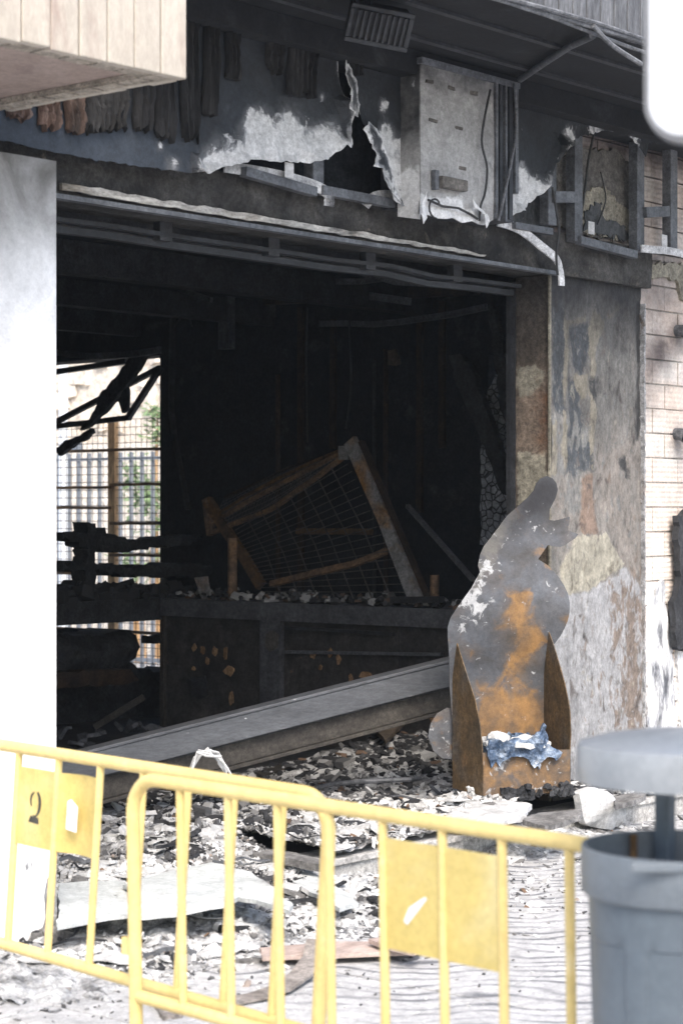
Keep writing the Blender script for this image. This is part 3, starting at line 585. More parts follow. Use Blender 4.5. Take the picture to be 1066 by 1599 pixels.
# the strip between the tear and the cabinet
mid = [(542, 105), (556, 150), (560, 185), (575, 215), (590, 250), (600, 285), (608, 312), (622, 322), (640, 326)]
pm = trY(mid, YS); pm = pm + [(pm[-1][0], zt), (pm[0][0]-.02, zt)]
ash_m = [(P(a, b, y=YS), r) for a, b, r in ((612, 240, .14), (615, 290, .12), (600, 215, .07), (598, 165, .05), (575, 240, .05))]
MB().patch(pm, onY(YS), .004, .04, jit=.006, seg=.025, disp=lambda x, z, e: .06*math.exp(-e/.04)*(.5+N((x, z, 0), 6)),
           attrs={**ashset(ash_m, .3), 'blue': lambda *a: 0}).obj('metal_sheet', M['fascia'], FP)
# curled flaps
def flap(pts, y0, out, ashy):
    MB().patch(trY(pts, y0), onY(y0), .004, .035, jit=.006, seg=.02, disp=out, attrs={'ash': ashy, 'ash2': lambda *a: .7*ashy(*a), 'blue': lambda *a: 0}).obj('torn_flap', M['fascia'], FP)
flap([(530, 95), (540, 100), (548, 140), (552, 165), (545, 185), (535, 165), (532, 130)], YS-.01, lambda s, t, e: .05+.05*N((s, t, 0), 8), lambda x, z, e: .3+.6*math.exp(-e/.01))
flap([(548, 205), (560, 192), (578, 222), (592, 262), (606, 300), (612, 318), (600, 305), (585, 270), (565, 262), (572, 245)], YS-.02, lambda s, t, e: .08+.05*N((s, t, 0), 7), lambda x, z, e: .25+.7*math.exp(-e/.012))
# right sheet
right = [(775, 352), (790, 338), (815, 325), (838, 305), (852, 290), (858, 262), (872, 232), (890, 218), (915, 210), (940, 204), (965, 205), (985, 215), (1000, 232), (1008, 245), (1014, 222), (1060, 228)]
pr_ = trY(right, YS); pr_ = pr_ + [(pr_[-1][0], zt), (pr_[0][0], zt)]
ash_r = [(P(a, b, y=YS), r) for a, b, r in ((800, 325, .16), (825, 300, .12), (845, 300, .08), (815, 270, .06), (890, 212, .08), (930, 200, .09), (960, 200, .08), (990, 218, .09), (855, 145, .07), (970, 175, .07))]
MB().patch(pr_, onY(YS), .004, .04, jit=.005, seg=.025, disp=lambda x, z, e: (.08*math.exp(-e/.035)*(.6+N((x, z, 0), 6)) if z < 4.35 else 0)+.012*N((x, z, 1), 2),
           attrs={**ashset(ash_r, .35), 'blue': lambda *a: 0}).obj('metal_sheet', M['fascia'], FP)
# charred slats still hanging on it
def slat(px, y0, y1, wpx, brown=False):
    a = P(px, y0, y=YS-.03); b = P(px, y1, y=YS-.03); sc = 3253/((a-CAM).dot(F)); wd = wpx/sc/.66
    mb = MB(); nx, nz = 9, 26; vs = []
    sd = random.uniform(0, 50)
    for j in range(nz+1):
        t = j/nz; z = a.z+(b.z-a.z)*t
        for i in range(nx+1):
            s = i/nx-.5
            ww = wd*(1+.12*N((t*4, sd, 0), 1))*(1-.35*smooth(.85, 1, t)*abs(N((s*5, sd, 1), 1)+.4))
            rz = z + (.06*N((s*9+sd, 3, 0), 1) if t > .9 else 0)*(t-.9)*10
            yy = YS-.022-.016*math.cos(s*math.pi*6+1.2*N((t*3, sd, 2), 1))-.014*N((s*6, t*14, sd), 1)-.01
            vs.append((a.x+s*ww+.015*N((t*3, sd, 9), 1), yy, rz))
    m = (nx+1)
    fs = [(j*m+i, (j+1)*m+i, (j+1)*m+i+1, j*m+i+1) for j in range(nz) for i in range(nx)]
    mb.add(vs, fs); n0 = len(vs)
    vs2 = [(x, YS-.004, z) for (x, y, z) in vs]; mb.add(vs2, [f[::-1] for f in fs])
    for j in range(nz):
        mb.f.append((j*m, n0+j*m, n0+(j+1)*m, (j+1)*m)); mb.f.append((j*m+nx, (j+1)*m+nx, n0+(j+1)*m+nx, n0+j*m+nx))
    for i in range(nx): mb.f.append((nz*m+i, n0+nz*m+i, n0+nz*m+i+1, nz*m+i+1))
    mb.sm = True
    mb.obj('charred_slat', M['brown_slat' if brown else 'char_slat'], FP)
for a in ((32, 130, 183, 34, True), (82, 120, 200, 30, True), (120, 110, 205, 26, True), (145, 105, 202, 24, False), (168, 100, 204, 22, False), (190, 100, 200, 22, False), (228, 60, 202, 28, False), (262, 20, 214, 30, False),
          (300, -40, 212, 26, False), (332, -30, 180, 22, False), (367, -20, 124, 20, False), (432, 30, 112, 26, False), (464, 0, 150, 22, False), (486, 0, 148, 20, False), (558, 20, 112, 22, False), (598, 30, 108, 22, False), (578, 30, 100, 16, False)):
    slat(*a)
# warped rail and strips below the tear
SF = thing('stud_framework', 'grey steel stud frame exposed behind the torn sign panel', 'framework', (5, YS+.1, LZ1))
yfr = YS+.09
for (px, t0, b0) in ((856, 245, 352), (897, 215, 378), (994, 225, 394), (1046, 225, 388), (491, 225, 290)):
    p0, p1 = P(px, t0, y=yfr), P(px, b0, y=yfr)
    MB().box((p0.x-.045, yfr-.03, p1.z), (p0.x+.045, yfr+.04, 4.5)).obj('stud', M['steel'], SF, bevel=.004)
for (xa, ya, xb, yb, h) in ((902, 375, 990, 398, .05), (800, 352, 858, 362, .04), (862, 308, 896, 308, .07), (1004, 332, 1040, 330, .07), (380, 268, 490, 300, .05), (500, 297, 612, 318, .05)):
    MB().bar(P(xa, ya, y=yfr-.035), P(xb, yb, y=yfr-.035), .05, h).obj('rail', M['steel'], SF)
for (px, py) in ((922, 356), (1036, 376), (451, 266)):
    q = P(px, py, y=yfr-.07); MB().box((q.x-.035, q.y-.004, q.z-.04), (q.x+.035, q.y, q.z+.04)).obj('bracket', M['paper'], SF)
def ribbon(pts, y, wd, m, name, label, cat='strip', group=None):
    q = [P(a, b, y=y+dy) for a, b, dy in pts]
    sm = []
    for i in range(len(q)-1):
        for k in range(4):
            t = k/4; p0 = q[max(0, i-1)]; p1 = q[i]; p2 = q[i+1]; p3 = q[min(len(q)-1, i+2)]
            sm.append(.5*((2*p1)+(p2-p0)*t+(2*p0-5*p1+4*p2-p3)*t*t+(3*p1-p0-3*p2+p3)*t*t*t))
    sm.append(q[-1])
    return tag(MB().path(sm, .012, wd, up=Vector((0, 0, 1))).obj(name, M[m]), label, cat, group)
ribbon([(350, 260, 0), (400, 268, -.02), (450, 278, -.03), (490, 290, -.03), (512, 303, -.05), (513, 322, -.05)], LY-.05, .06, 'ash_metal', 'metal_strip', 'white bent strip drooping below the torn panel left of the hole')
ribbon([(570, 322, 0), (585, 306, -.03), (612, 305, -.02), (626, 315, 0)], LY-.05, .05, 'ash_metal', 'metal_strip', 'small curled pale strip left of the scorched cabinet')
ribbon([(776, 346, 0), (810, 358, -.02), (845, 385, -.04), (868, 405, -.06), (875, 428, -.06), (876, 446, -.06)], LY-.06, .055, 'ash_metal', 'metal_strip', 'white strip curling down over the right lintel end')
ribbon([(1000, 388, 0), (1020, 390, -.02), (1045, 392, 0), (1070, 398, 0)], YS+.02, .05, 'ash_metal', 'metal_strip', 'pale strip under the exposed frame beside the street sign')

# ================================================================== SCORCHED CABINET
YC = .05
CB = thing('metal_cabinet', 'scorched pale metal cabinet hanging under the balcony over the entrance', 'cabinet', (fx(730, YC), YC, 3.6))
cx0, cx1 = P(657, 200, y=YC).x, P(806, 200, y=YC).x
zc1, zc0 = P(660, 92, y=YC).z, P(700, 336, y=YC).z
def soot_c(x, z, e):
    u = (x-cx0)/(cx1-cx0); v = (z-zc0)/(zc1-zc0)
    return .75*smooth(.75, 1.02, v)+.5*smooth(.75, 1, u)*smooth(.2, .5, v) + .35*math.exp(-((u-.8)**2+(v-.5)**2)/.04)
def ash_c(x, z, e):
    u = (x-cx0)/(cx1-cx0); v = (z-zc0)/(zc1-zc0)
    return .9*smooth(.22, .0, v)*smooth(.75, .2, u)+.3*smooth(.15, 0, v)
xr = cx1-.23
bot = [(cx0, zc0-.02)] + [(cx0+(xr-cx0)*k/9, zc0-.02+.03*N((k, 0, 0), .9)) for k in range(1, 9)] + [(xr, zc0+.02)]
MB().patch(bot+[(xr, zc1), (cx0, zc1)], onY(YC), .01, .05, disp=lambda s, t, e: .008*N((s, t, 0), 3)+.03*math.exp(-(t-zc0)/.06)*N((s, t, 0), 9), attrs={'soot': soot_c, 'ash': ash_c}).obj('front_panel', M['box_face'], CB)
mb = MB().patch([(YC+.012, zc0-.05), (YS+.02, zc0-.02), (YS+.02, zc1), (YC+.012, zc1)], lambda s, t, o: (cx0-o, s, t), .01, .05, attrs={'soot': lambda a, z, e: .85*smooth(zc0+.25, zc0+.5, z), 'ash': lambda a, z, e: smooth(zc0+.32, zc0+.1, z)})
mb.obj('side_panel', M['box_face'], CB)
MB().box((cx0+.01, YC+.02, zc0+.03), (cx1-.01, YS+.15, zc1)).obj('inner_case', M['dark_steel'], CB)
MB().box((cx0-.015, YC-.02, zc1-.03), (cx1+.01, YC+.02, zc1+.005)).obj('top_rail', M['steel'], CB)
for k, (dx, wd, z0, yy) in enumerate(((.0, .02, .03, -.005), (.045, .03, .05, .0), (.095, .02, .02, -.004), (.14, .035, .04, .0), (.195, .03, .2, -.006))):
    MB().box((xr+dx, YC+yy-.012, zc0+z0), (xr+dx+wd, YC+.02, zc1-.03)).obj('channel', M['steel' if k % 2 == 0 else 'frame_grey'], CB)
q = P(700, 288, y=YC)
MB().box((q.x-.13, YC-.06, q.z-.035), (q.x+.11, YC-.008, q.z+.03)).obj('latch', M['taupe'], CB, bevel=.008)
MB().box((q.x-.17, YC-.035, q.z-.05), (q.x-.135, YC-.008, q.z+.06)).obj('latch_plate', M['steel'], CB)
for (px, py) in ((671, 128), (706, 137), (740, 146), (677, 188), (716, 200), (722, 262)):
    q = P(px, py, y=YC-.006); MB().box((q.x-random.uniform(.025, .04), q.y-.002, q.z-.011), (q.x+.032, q.y+.01, q.z+.009)).wobble(.012, 14, px).obj('hole_cover', M['taupe'], CB)
q = P(675, 318, y=YC-.01)
mb = MB().tube([q+Vector((.05*math.cos(a)-.02*a/6, -.01-.004*a, .04*math.sin(a)-.01*a)) for a in [k*.5 for k in range(11)]], .006, 6)
mb.tube([P(a, b, y=YC-.03+random.uniform(-.01, .01)) for a, b in ((668, 312), (690, 322), (715, 325), (735, 335), (745, 342))], .007, 6).obj('wiring', M['cable'], CB)
for pts in (((735, 310), (742, 322), (752, 330), (765, 345), (760, 356), (752, 335), (738, 325)), ((655, 335), (662, 300), (668, 340), (660, 350))):
    MB().patch(trY(pts, YC-.03), onY(YC-.04), .004, .03, jit=.004, seg=.02, disp=lambda s, t, e: .03*N((s, t, 0), 9), attrs={'ash': lambda *a: .9, 'soot': lambda *a: 0}).obj('torn_flap', M['box_face'], CB)
def cable(pts, r, m, label, name='cable', **kw):
    q = [P(a, b, **{k: (v(i) if callable(v) else v) for k, v in kw.items()}) for i, (a, b) in enumerate(pts)]
    sm = []
    for i in range(len(q)-1):
        for k in range(5):
            t = k/5; p0 = q[max(0, i-1)]; p1 = q[i]; p2 = q[i+1]; p3 = q[min(len(q)-1, i+2)]
            sm.append(.5*((2*p1)+(p2-p0)*t+(2*p0-5*p1+4*p2-p3)*t*t+(3*p1-p0-3*p2+p3)*t*t*t))
    sm.append(q[-1])
    return tag(MB().tube(sm, r, 7).obj(name, M[m]), label, 'cable')
cable([(765, 140), (755, 190), (752, 225), (760, 262), (757, 300), (750, 322), (748, 345)], .007, 'cable', 'thin black cable dangling down the face of the scorched cabinet', y=YC-.03)
cable([(803, 130), (806, 200), (800, 240), (790, 290), (778, 345)], .009, 'cable_grey', 'grey cable hanging along the right edge of the cabinet', y=YC-.03)
cable([(862, 292), (868, 330), (872, 360), (868, 395), (870, 430)], .008, 'cable', 'burnt black cable hanging from the torn panel past the lintel', y=YS-.06)
cable([(926, 210), (918, 250), (912, 300), (903, 362)], .008, 'cable', 'black cable slanting across the exposed sign frame', y=yfr+.03)
cable([(937, 268), (942, 290), (945, 310), (940, 330), (932, 350)], .005, 'cable', 'thin twisted wire on the scorched plaster between the studs', y=YF-.06)

# ================================================================== BALCONY OVERHANG
BO = thing('balcony', 'burnt balcony overhang clad with grey boards above the sign panel', 'balcony', (4, -.4, 4.62))
YBAL = -1.0
zb = 4.62
xb0, xb1 = .35, 9.5
MB().box((xb0, YBAL+.03, zb), (xb1, YF-.002, zb+.25)).obj('soffit', M['soffit_black'], BO)
for yy in (-.15, -.62): MB().box((xb0, yy, zb-.02), (xb1, yy+.045, zb-.002)).obj('soffit_batten', M['dark_steel'], BO)
MB().box((xb0, YS-.12, zb-.14), (xb1, YS+.18, zb-.003)).obj('cornice', M['soffit_black'], BO)
x = xb0
while x < xb1:
    MB().box((x+.004, YBAL, zb-.01+random.uniform(-.006, .004)), (x+.128, YBAL+.028, zb+1.1)).obj('board', M['balcony_board'], BO, bevel=.004); x += .134
# cables on the balcony edge
for k, (dy, r, sg) in enumerate(((-.03, .013, 0), (-.05, .012, .03), (-.02, .011, -.025))):
    pts = []
    for i in range(15):
        x = .4+.42*i; pts.append(Vector((x, YBAL+dy-.01*math.sin(i*1.3+k), zb-.012-.012*k+.014*math.sin(i*.9+k*2)+sg*.4)))
    tag(MB().tube(pts, r, 7).obj('cable', M['cable_grey']), ['upper', 'middle', 'lowest'][k]+' ash grey cable of the bundle along the balcony edge', 'cable', 'cables along the balcony edge')
cable([(925, 40), (945, 62), (965, 78), (1000, 100)], .014, 'cable_grey', 'loose cable end drooping off the balcony edge by the street sign', y=YBAL-.06)
tag(MB().tube([P(812, 124, y=.02), P(850, 98, y=-.35), P(890, 72, y=-.72), P(925, 56, y=YBAL)], .02, 10).obj('conduit', M['steel']), 'grey conduit arm crossing the black soffit from cabinet to balcony edge', 'pipe')
cable([(470, 55), (500, 52), (525, 38), (548, 5)], .009, 'cable', 'black cable looping from the panel to the floodlight', y=YS-.1)

# ================================================================== FLOODLIGHT
q = P(592, 42, d=10.6)
FLT = thing('floodlight', 'grey louvred floodlight hanging under the burnt balcony', 'floodlight', (q.x, q.y, q.z))
fo = Vector(FLT.location); Rm = Matrix.Rotation(math.radians(-40), 4, 'Z') @ Matrix.Rotation(math.radians(9), 4, 'Y') @ Matrix.Rotation(math.radians(28), 4, 'X')
def fl(mb, name, m, **k):
    mb.v = [fo + (Rm @ v) for v in mb.v]; return mb.obj(name, M[m], FLT, **k)
fl(MB().box((-.155, .0, -.085), (.155, .16, .085)), 'housing', 'dark_steel', bevel=.02)
mb = MB()
for a in ((-.165, -.02, .075, .165, 0, .1), (-.165, -.02, -.1, .165, 0, -.075), (-.165, -.02, -.075, -.14, 0, .075), (.14, -.02, -.075, .165, 0, .075)): mb.box(a[:3], a[3:])
fl(mb, 'bezel', 'frame_grey', bevel=.006)
for k in range(9):
    x = -.125+.03*k; mb = MB().box((x, -.03, -.073), (x+.012, -.001, .073)); fl(mb, 'louvre', 'frame_grey')
mb = MB().box((-.01, .05, .09), (.01, .09, .2)); mb.v = [fo+v for v in mb.v]
mb.bar(fo+Vector((-.1, .07, .08)), fo+Vector((-.1, .07, zb-fo.z-.003)), .02, .03); mb.obj('bracket', M['dark_steel'], FLT)

# ================================================================== TILED CANOPY (top left)
YK = -1.05
kx = P(291, 124, y=YK).x; kz = P(291, 124, y=YK).z
CN = thing('tiled_canopy', 'clean pink beige tiled canopy edge above the white pillar', 'canopy', (kx-1, YK+.5, kz))
MB().box((-6, YK+.06, kz+.03), (kx-.06, YS-.03, kz+.9)).obj('soffit', M['canopy_soffit'], CN)
MB().box((-6, YK+.028, kz+.012), (kx-.028, YK+.14, kz+.028)).obj('mortar_edge', M['tile_edge'], CN)
MB().box((kx-.14, YK+.142, kz+.012), (kx-.028, YS-.03, kz+.028)).obj('mortar_edge', M['tile_edge'], CN)
x = kx; tw = .152
k = 0
while x > -3.6:
    d_ = random.uniform(-.003, .003)
    MB().box((x-tw+.007, YK+d_, kz+random.uniform(-.004, .004)), (x, YK+.045, kz+.95)).obj('tile', M['tile'], CN, bevel=.006)
    MB().box((x-tw+.012, YK+.047, kz+.004), (x-.004, YK+.135, kz+.011)).obj('edge_tile', M['tile_edge'], CN)
    x -= tw; k += 1
y = YK+.05
while y < YS-.16:
    MB().box((kx-.13, y+.012+.09, kz+.003), (kx-.047, y+tw-.01+.09, kz+.011)).obj('edge_tile', M['tile_edge'], CN)
    MB().box((kx-.045, y, kz+random.uniform(-.004, .004)), (kx-.002, y+tw-.007, kz+.95)).obj('tile', M['tile'], CN, bevel=.006)
    y += tw

# ================================================================== INTERIOR
M['counter_steel'] = mat('counter_steel', [(.075, .077, .085), (.12, .124, .136)], 3, .55, .3, 30, spec=.5, over=[((.03, .03, .032), 2.5, .55, .75), ((.2, .12, .07), 6, .68, .76)])
M['cage_rust'] = mat('cage_rust', [(.10, .075, .06), (.22, .14, .085), (.30, .17, .08)], 5, .85, .4, 40, over=[((.05, .045, .042), 3, .58, .75)])
M['cage_grey'] = mat('cage_flat_bar', [(.2, .2, .205), (.32, .315, .31)], 2.5, .8, .4, 40, over=[((.30, .16, .06), 2.2, .46, .62), ((.09, .075, .065), 5, .58, .72)])
M['cage_wire'] = mat('cage_wire', [(.06, .057, .055), (.11, .095, .085)], 6, .7, .2)
M['burn_mark'] = mat('scorch_mark', [(.22, .13, .07), (.42, .27, .15)], 14, .9, .4, 40)
M['profile'] = mat('ceiling_profile', [(.10, .102, .11), (.17, .173, .185)], 4, .6, .2, over=[((.16, .09, .055), 2, .6, .75)])
CXF = 6.045; CZ = 1.27
CT = thing('bar_counter', 'burnt L shaped bar counter with a steel edged top inside the shop', 'counter', (CXF+.3, 4, FL))
cy0, cy1 = P(705, 950, x=CXF).y, 5.364
MB().box((CXF-.03, cy0-.8, CZ-.145), (CXF+.75, cy1, CZ)).wobble(.008, 2).obj('countertop', M['counter_steel'], CT)
MB().box((3.9, cy1+.002, CZ-.19), (CXF+.75, cy1+.7, CZ-.004)).wobble(.012, 2).obj('countertop', M['char'], CT)
ys = [cy1-.02, P(408, 1000, x=CXF).y, P(440, 1000, x=CXF).y, P(620, 1000, x=CXF).y, cy0-.7]
def cpanel(y0, y1, zz0, m, holes):
    def to(s, t, o): return (CXF+.02-o, s, t)
    MB().patch([(y1, zz0), (y0, zz0), (y0, CZ-.15), (y1, CZ-.15)], to, .02, .08, disp=lambda s, t, e: .015*N((s, t, 0), 4)).obj('front_panel', m, CT)
M['scorch_panel'] = mat('scorched_panel', [(.03, .028, .027), (.065, .06, .056)], 3, .6, .5, 14, spec=.5, over=[((.26, .15, .075), 5.5, .68, .74), ((.12, .11, .1), 3, .6, .78), ((.015, .015, .015), 2, .56, .7)])
cpanel(ys[0], ys[1]+.004, FL, M['scorch_panel'], 0)
MB().box((CXF-.02, ys[2]+.002, FL), (CXF+.03, ys[1]-.002, CZ-.15)).obj('post', M['counter_steel'], CT)
cpanel(ys[2]-.004, ys[3]+.004, FL, M['scorch_panel'], 0); cpanel(ys[3]-.004, ys[4], FL, M['scorch_panel'], 0)
MB().box((CXF-.01, cy1-.015, FL), (CXF+.04, cy1+.03, CZ-.15)).obj('corner_post', M['beam_brown'], CT)
for (a, b, c, d_, nm, mm) in ((445, 980, 615, 990, 'shelf_edge', 'dark_steel'), (445, 1018, 690, 1022, 'shelf_edge', 'steel')):
    MB().bar(P(a, b, x=CXF-.01), P(c, d_, x=CXF-.01), .03, .025).obj(nm, M[mm], CT)
def blob_patch(px, py, w_, h_, m, nm):
    pts = [(px+w_*.5*math.cos(a)*random.uniform(.6, 1.2), py+h_*.5*math.sin(a)*random.uniform(.6, 1.2)) for a in [k*.63 for k in range(10)]]
    MB().patch(trX(pts, CXF-.005), onX(CXF-.006), .008, .03).obj(nm, m, CT)
for (px, py, w_, h_) in ((303, 1012, 7, 14), (316, 1015, 7, 16), (335, 1017, 9, 14), (352, 1018, 7, 22), (323, 1032, 6, 14), (358, 1048, 18, 16), (361, 1090, 8, 26), (302, 1044, 6, 8), (488, 1022, 12, 14), (515, 1020, 8, 16), (528, 1030, 8, 20), (570, 1054, 26, 12), (500, 1042, 6, 8), (547, 1060, 7, 14)):
    blob_patch(px, py, w_, h_, M['burn_mark'], 'burn_mark')
MB().patch(trX([(415, 990), (425, 984), (434, 990), (433, 1012), (422, 1018), (414, 1010)], CXF-.03), onX(CXF-.035), .01, .03).obj('pale_patch', M['taupe'], CT)
MB().patch(trX([(298, 1058), (320, 1055), (325, 1085), (312, 1092), (298, 1085)], CXF-.005), onX(CXF-.007), .008, .03).obj('burn_hole', M['char'], CT)
# debris on the counter
mb = MB(); 
for k in range(420):
    y = random.uniform(cy0-.5, cy1); x = random.uniform(CXF, CXF+.6); s = random.uniform(.03, .14)
    mb.chip((x, y, CZ+random.uniform(0, .05)+.05*max(0, N((x, y, 0), 2))), s, s*.6, s*.25, random.choice((.1, .1, .1, .3, .4, .5, .62, .94)))
for k in range(260):
    y = random.uniform(cy1, cy1+.7); x = random.uniform(4.0, CXF+.6); s = random.uniform(.05, .22)
    mb.chip((x, y, CZ+random.uniform(0, .08)), s, s*.7, s*.5, random.choice((.05, .1, .2)))
tag(mb.obj('counter_debris', M['chips']), kind='stuff')
# tilted wire cage
RK = thing('wire_cage', 'rusty wire mesh cage tipped over on the burnt counter', 'cage', (CXF+.3, 3.9, CZ))
A_, B_, C_, D_ = P(326, 800, x=6.45), P(543, 698, x=6.5), P(652, 940, x=6.12), P(408, 926, x=6.2)
dv = Vector((.38, .05, .07))
V_ = Vector
def cp(px, py, x=None):
    f = (px-326)/(652-326); return P(px, py, x=x if x else 6.5-.35*f-.1*max(0, (py-800)/140))
def strip(pts, w1, h1, m, nm, up=Vector((-1, .2, .3))): return MB().path(pts, h1, w1, up=up).wobble(.006, 6).obj(nm, M[m], RK)
def curve(pts, n=5):
    q = [cp(*p) for p in pts]; out = []
    for i in range(len(q)-1):
        for k in range(n):
            t = k/n; p0 = q[max(0, i-1)]; p1 = q[i]; p2 = q[i+1]; p3 = q[min(len(q)-1, i+2)]
            out.append(.5*((2*p1)+(p2-p0)*t+(2*p0-5*p1+4*p2-p3)*t*t+(3*p1-p0-3*p2+p3)*t*t*t))
    return out+[q[-1]]
low = curve([(329, 833), (375, 814), (423, 795), (475, 759), (536, 714)]); mid_ = curve([(330, 818), (385, 785), (440, 755), (490, 730), (534, 708)]); topc = [p+V_((.22, 0, 0)) for p in curve([(324, 777), (380, 752), (435, 726), (490, 712), (532, 698)])]; up2 = curve([(338, 804), (390, 772), (440, 745), (490, 722), (534, 703)])
strip([cp(547, 688), cp(600, 810), cp(650, 938)], .045, .115, 'cage_grey', 'frame_bar')
strip([cp(556, 690)+V_((.03, -.03, 0)), cp(660, 936)+V_((.03, -.03, 0))], .05, .03, 'rust_dark', 'frame_edge')
MB().box(cp(538, 708)-V_((.02, .05, .05)), cp(538, 708)+V_((.03, .05, .06))).obj('corner_plate', M['cage_grey'], RK)
for c, w1, m in ((low, .035, 'cage_rust'), (mid_, .03, 'cage_rust'), (up2, .022, 'rust_bar'), (topc, .02, 'rust_dark')): strip(c, .03, w1, m, 'frame_bar')
strip([cp(322, 779), cp(330, 835)], .05, .07, 'cage_rust', 'frame_bar'); strip([cp(324, 782), cp(352, 826), cp(380, 868), cp(408, 915)], .05, .09, 'rust_bar', 'frame_bar')
strip([cp(463, 829, 6.7), cp(580, 831, 6.6)], .03, .045, 'rust_bar', 'cross_bar'); strip(curve([(423, 912), (500, 893), (560, 878), (604, 860)]), .03, .05, 'cage_rust', 'cross_bar')
mb = MB()
TLc, TRc, BRc, BLc = cp(365, 822), cp(538, 712), cp(642, 938), cp(412, 930)
for k in range(1, 8):
    t = k/8; mb.tube([TLc.lerp(TRc, t), TLc.lerp(TRc, t).lerp(BLc.lerp(BRc, t), .5)+V_((.05, 0, 0)), BLc.lerp(BRc, t)], .006, 5)
for k in range(0, 18):
    t = k/18; mb.tube([TLc.lerp(BLc, t), TLc.lerp(BLc, t).lerp(TRc.lerp(BRc, t), .5)+V_((.05*math.sin(3.1*t), 0, 0)), TRc.lerp(BRc, t)], .0042, 5)
n_ = len(low)
for i in range(0, n_):
    mb.tube([low[i], mid_[i], up2[i], topc[i]], .0035, 4)
    if i < n_-1: a_ = [low[i].lerp(low[i+1], .5), mid_[i].lerp(mid_[i+1], .5), up2[i].lerp(up2[i+1], .5), topc[i].lerp(topc[i+1], .5)]; mb.tube(a_, .003, 4)
for f in (.25, .5, .75):
    mb.tube([low[i].lerp(mid_[i], f) for i in range(n_)], .0035, 4); mb.tube([up2[i].lerp(topc[i], f) for i in range(n_)], .0035, 4); mb.tube([mid_[i].lerp(up2[i], f) for i in range(n_)], .0035, 4)
mb.obj('wire_mesh', M['cage_wire'], RK)
# sagging ceiling profiles and wall remains
for i, (a_, b_, x_, w_) in enumerate((((90, 470), (260, 455), 6.8, .05), ((120, 425), (420, 412), 6.2, .05), ((300, 405), (640, 470), 7.0, .06), ((420, 440), (720, 418), 6.4, .045), ((500, 505), (760, 480), 7.2, .05), ((560, 425), (745, 440), 5.6, .045), ((200, 395), (330, 470), 6.5, .04), ((90, 552), (250, 545), 7.3, .06))):
    q0_, q1_ = P(*a_, x=x_), P(*b_, x=x_-.4)
    tag(MB().path([q0_.lerp(q1_, k/6)+V_((0, 0, -.05*math.sin(math.pi*k/6)+.02*N((k, i, 0), .8))) for k in range(7)], .03, w_, up=V_((0, 0, 1))).obj('ceiling_profile', M['profile']), ['ceiling profile sagging above the side opening', 'ceiling profile sagging just under the door frame at the left', 'long slanted ceiling profile crossing the middle of the room', 'ceiling profile hanging over the rusty steel beam', 'low ceiling profile above the wire cage', 'short ceiling profile close behind the right end of the lintel', 'steep ceiling profile near the hanging duct', 'flat profile on the head of the side opening'][i], 'profile', 'sagging ceiling profiles')
for i, (px, y0_, y1_) in enumerate(((470, 480, 930), (520, 500, 700), (655, 500, 800), (690, 470, 700))):
    q0_ = P(px, y0_, x=XS-.02); q1_ = P(px, y1_, x=XS-.02)
    tag(MB().box((XS-.035, q0_.y-.03, q1_.z), (XS-.004, q0_.y+.03, q0_.z)).wobble(.01, 4, i).obj('wall_batten', M['rust_dark']), ['full height scorched batten behind the left half of the wire cage', 'scorched batten above the top corner of the wire cage', 'scorched batten above the grey leaning rod', 'scorched batten nearest the charred timber'][i], 'batten', 'battens on the black side wall')
def pole(px, y0, y1, x, r, m, label, dxp=0):
    tag(MB().tube([P(px+dxp, y1, x=x), P(px, y0, x=x)], r, 10).obj('pole', M[m]), label, 'pole')
pole(434, 585, 938, 7.0, .022, 'rust_dark', 'thin rusty pole standing behind the wire cage')
pole(602, 545, 938, 7.2, .022, 'rust_dark', 'faint dark pole near the black back wall right of the cage')
pole(584, 560, 930, 7.3, .016, 'char', 'thin black pole beside the faint dark pole')
pole(363, 840, 940, 6.12, .04, 'cage_rust', 'short rusty post standing on the counter left of the cage')
pole(678, 898, 940, 6.12, .035, 'cage_rust', 'short rusty stub standing at the right counter end')
tag(MB().bar(P(636, 790, x=6.6), P(738, 905, x=6.0), .035, .03).obj('metal_rod', M['profile']), 'grey rod leaning diagonally behind the rusty stand', 'rod')
tag(MB().patch(trX([(306, 902), (325, 900), (332, 938), (318, 938)], 6.1), onX(6.08), .02, .05).obj('metal_offcut', M['cage_grey']), 'bent grey metal offcut standing on the counter corner', 'offcut')
tag(MB().bar(P(612, 937, x=6.05), P(690, 936, x=6.05), .06, .05).obj('pipe_length', M['dark_steel']), 'dark pipe lying on the right part of the counter', 'pipe')
# hanging remains
def hang(pts, x, wd, th, m, name, label, cat):
    q = [P(a, b, x=x) for a, b in pts]
    return tag(MB().path(q, th, wd, up=Vector((1, 0, 0))).wobble(.015, 5).obj(name, M[m]), label, cat)
def strip_px(pts, x, th, m, name, label, cat): # traced silhouette with thickness
    return tag(MB().patch(trX(pts, x), onX(x), th, .08, jit=.008, seg=.05, disp=lambda s, t, e: .02*N((s, t, 0), 5)).obj(name, M[m]), label, cat)
strip_px([(700, 555), (718, 552), (742, 590), (765, 660), (785, 720), (792, 775), (782, 770), (770, 735), (748, 680), (730, 640), (712, 600)], 6.3, .07, 'char', 'charred_timber', 'thick charred timber leaning beside the door post', 'timber')
strip_px([(752, 430), (764, 430), (776, 510), (788, 600), (790, 660), (780, 640), (770, 550)], 5.9, .05, 'char', 'charred_board', 'narrow charred board hanging next to the door post', 'board')
M['crackle'] = mat('crackled_char', [(.26, .275, .31), (.38, .4, .44)], 6, .6, 1.0, 20, cracks=17, spec=.5, bdist=.02)
strip_px([(760, 610), (772, 585), (782, 620), (788, 690), (791, 800), (785, 850), (748, 850), (752, 760), (750, 700), (764, 650)], 6.6, .04, 'crackle', 'crackled_sheet', 'pale crackled burnt sheet between the timber and the door post', 'sheet')
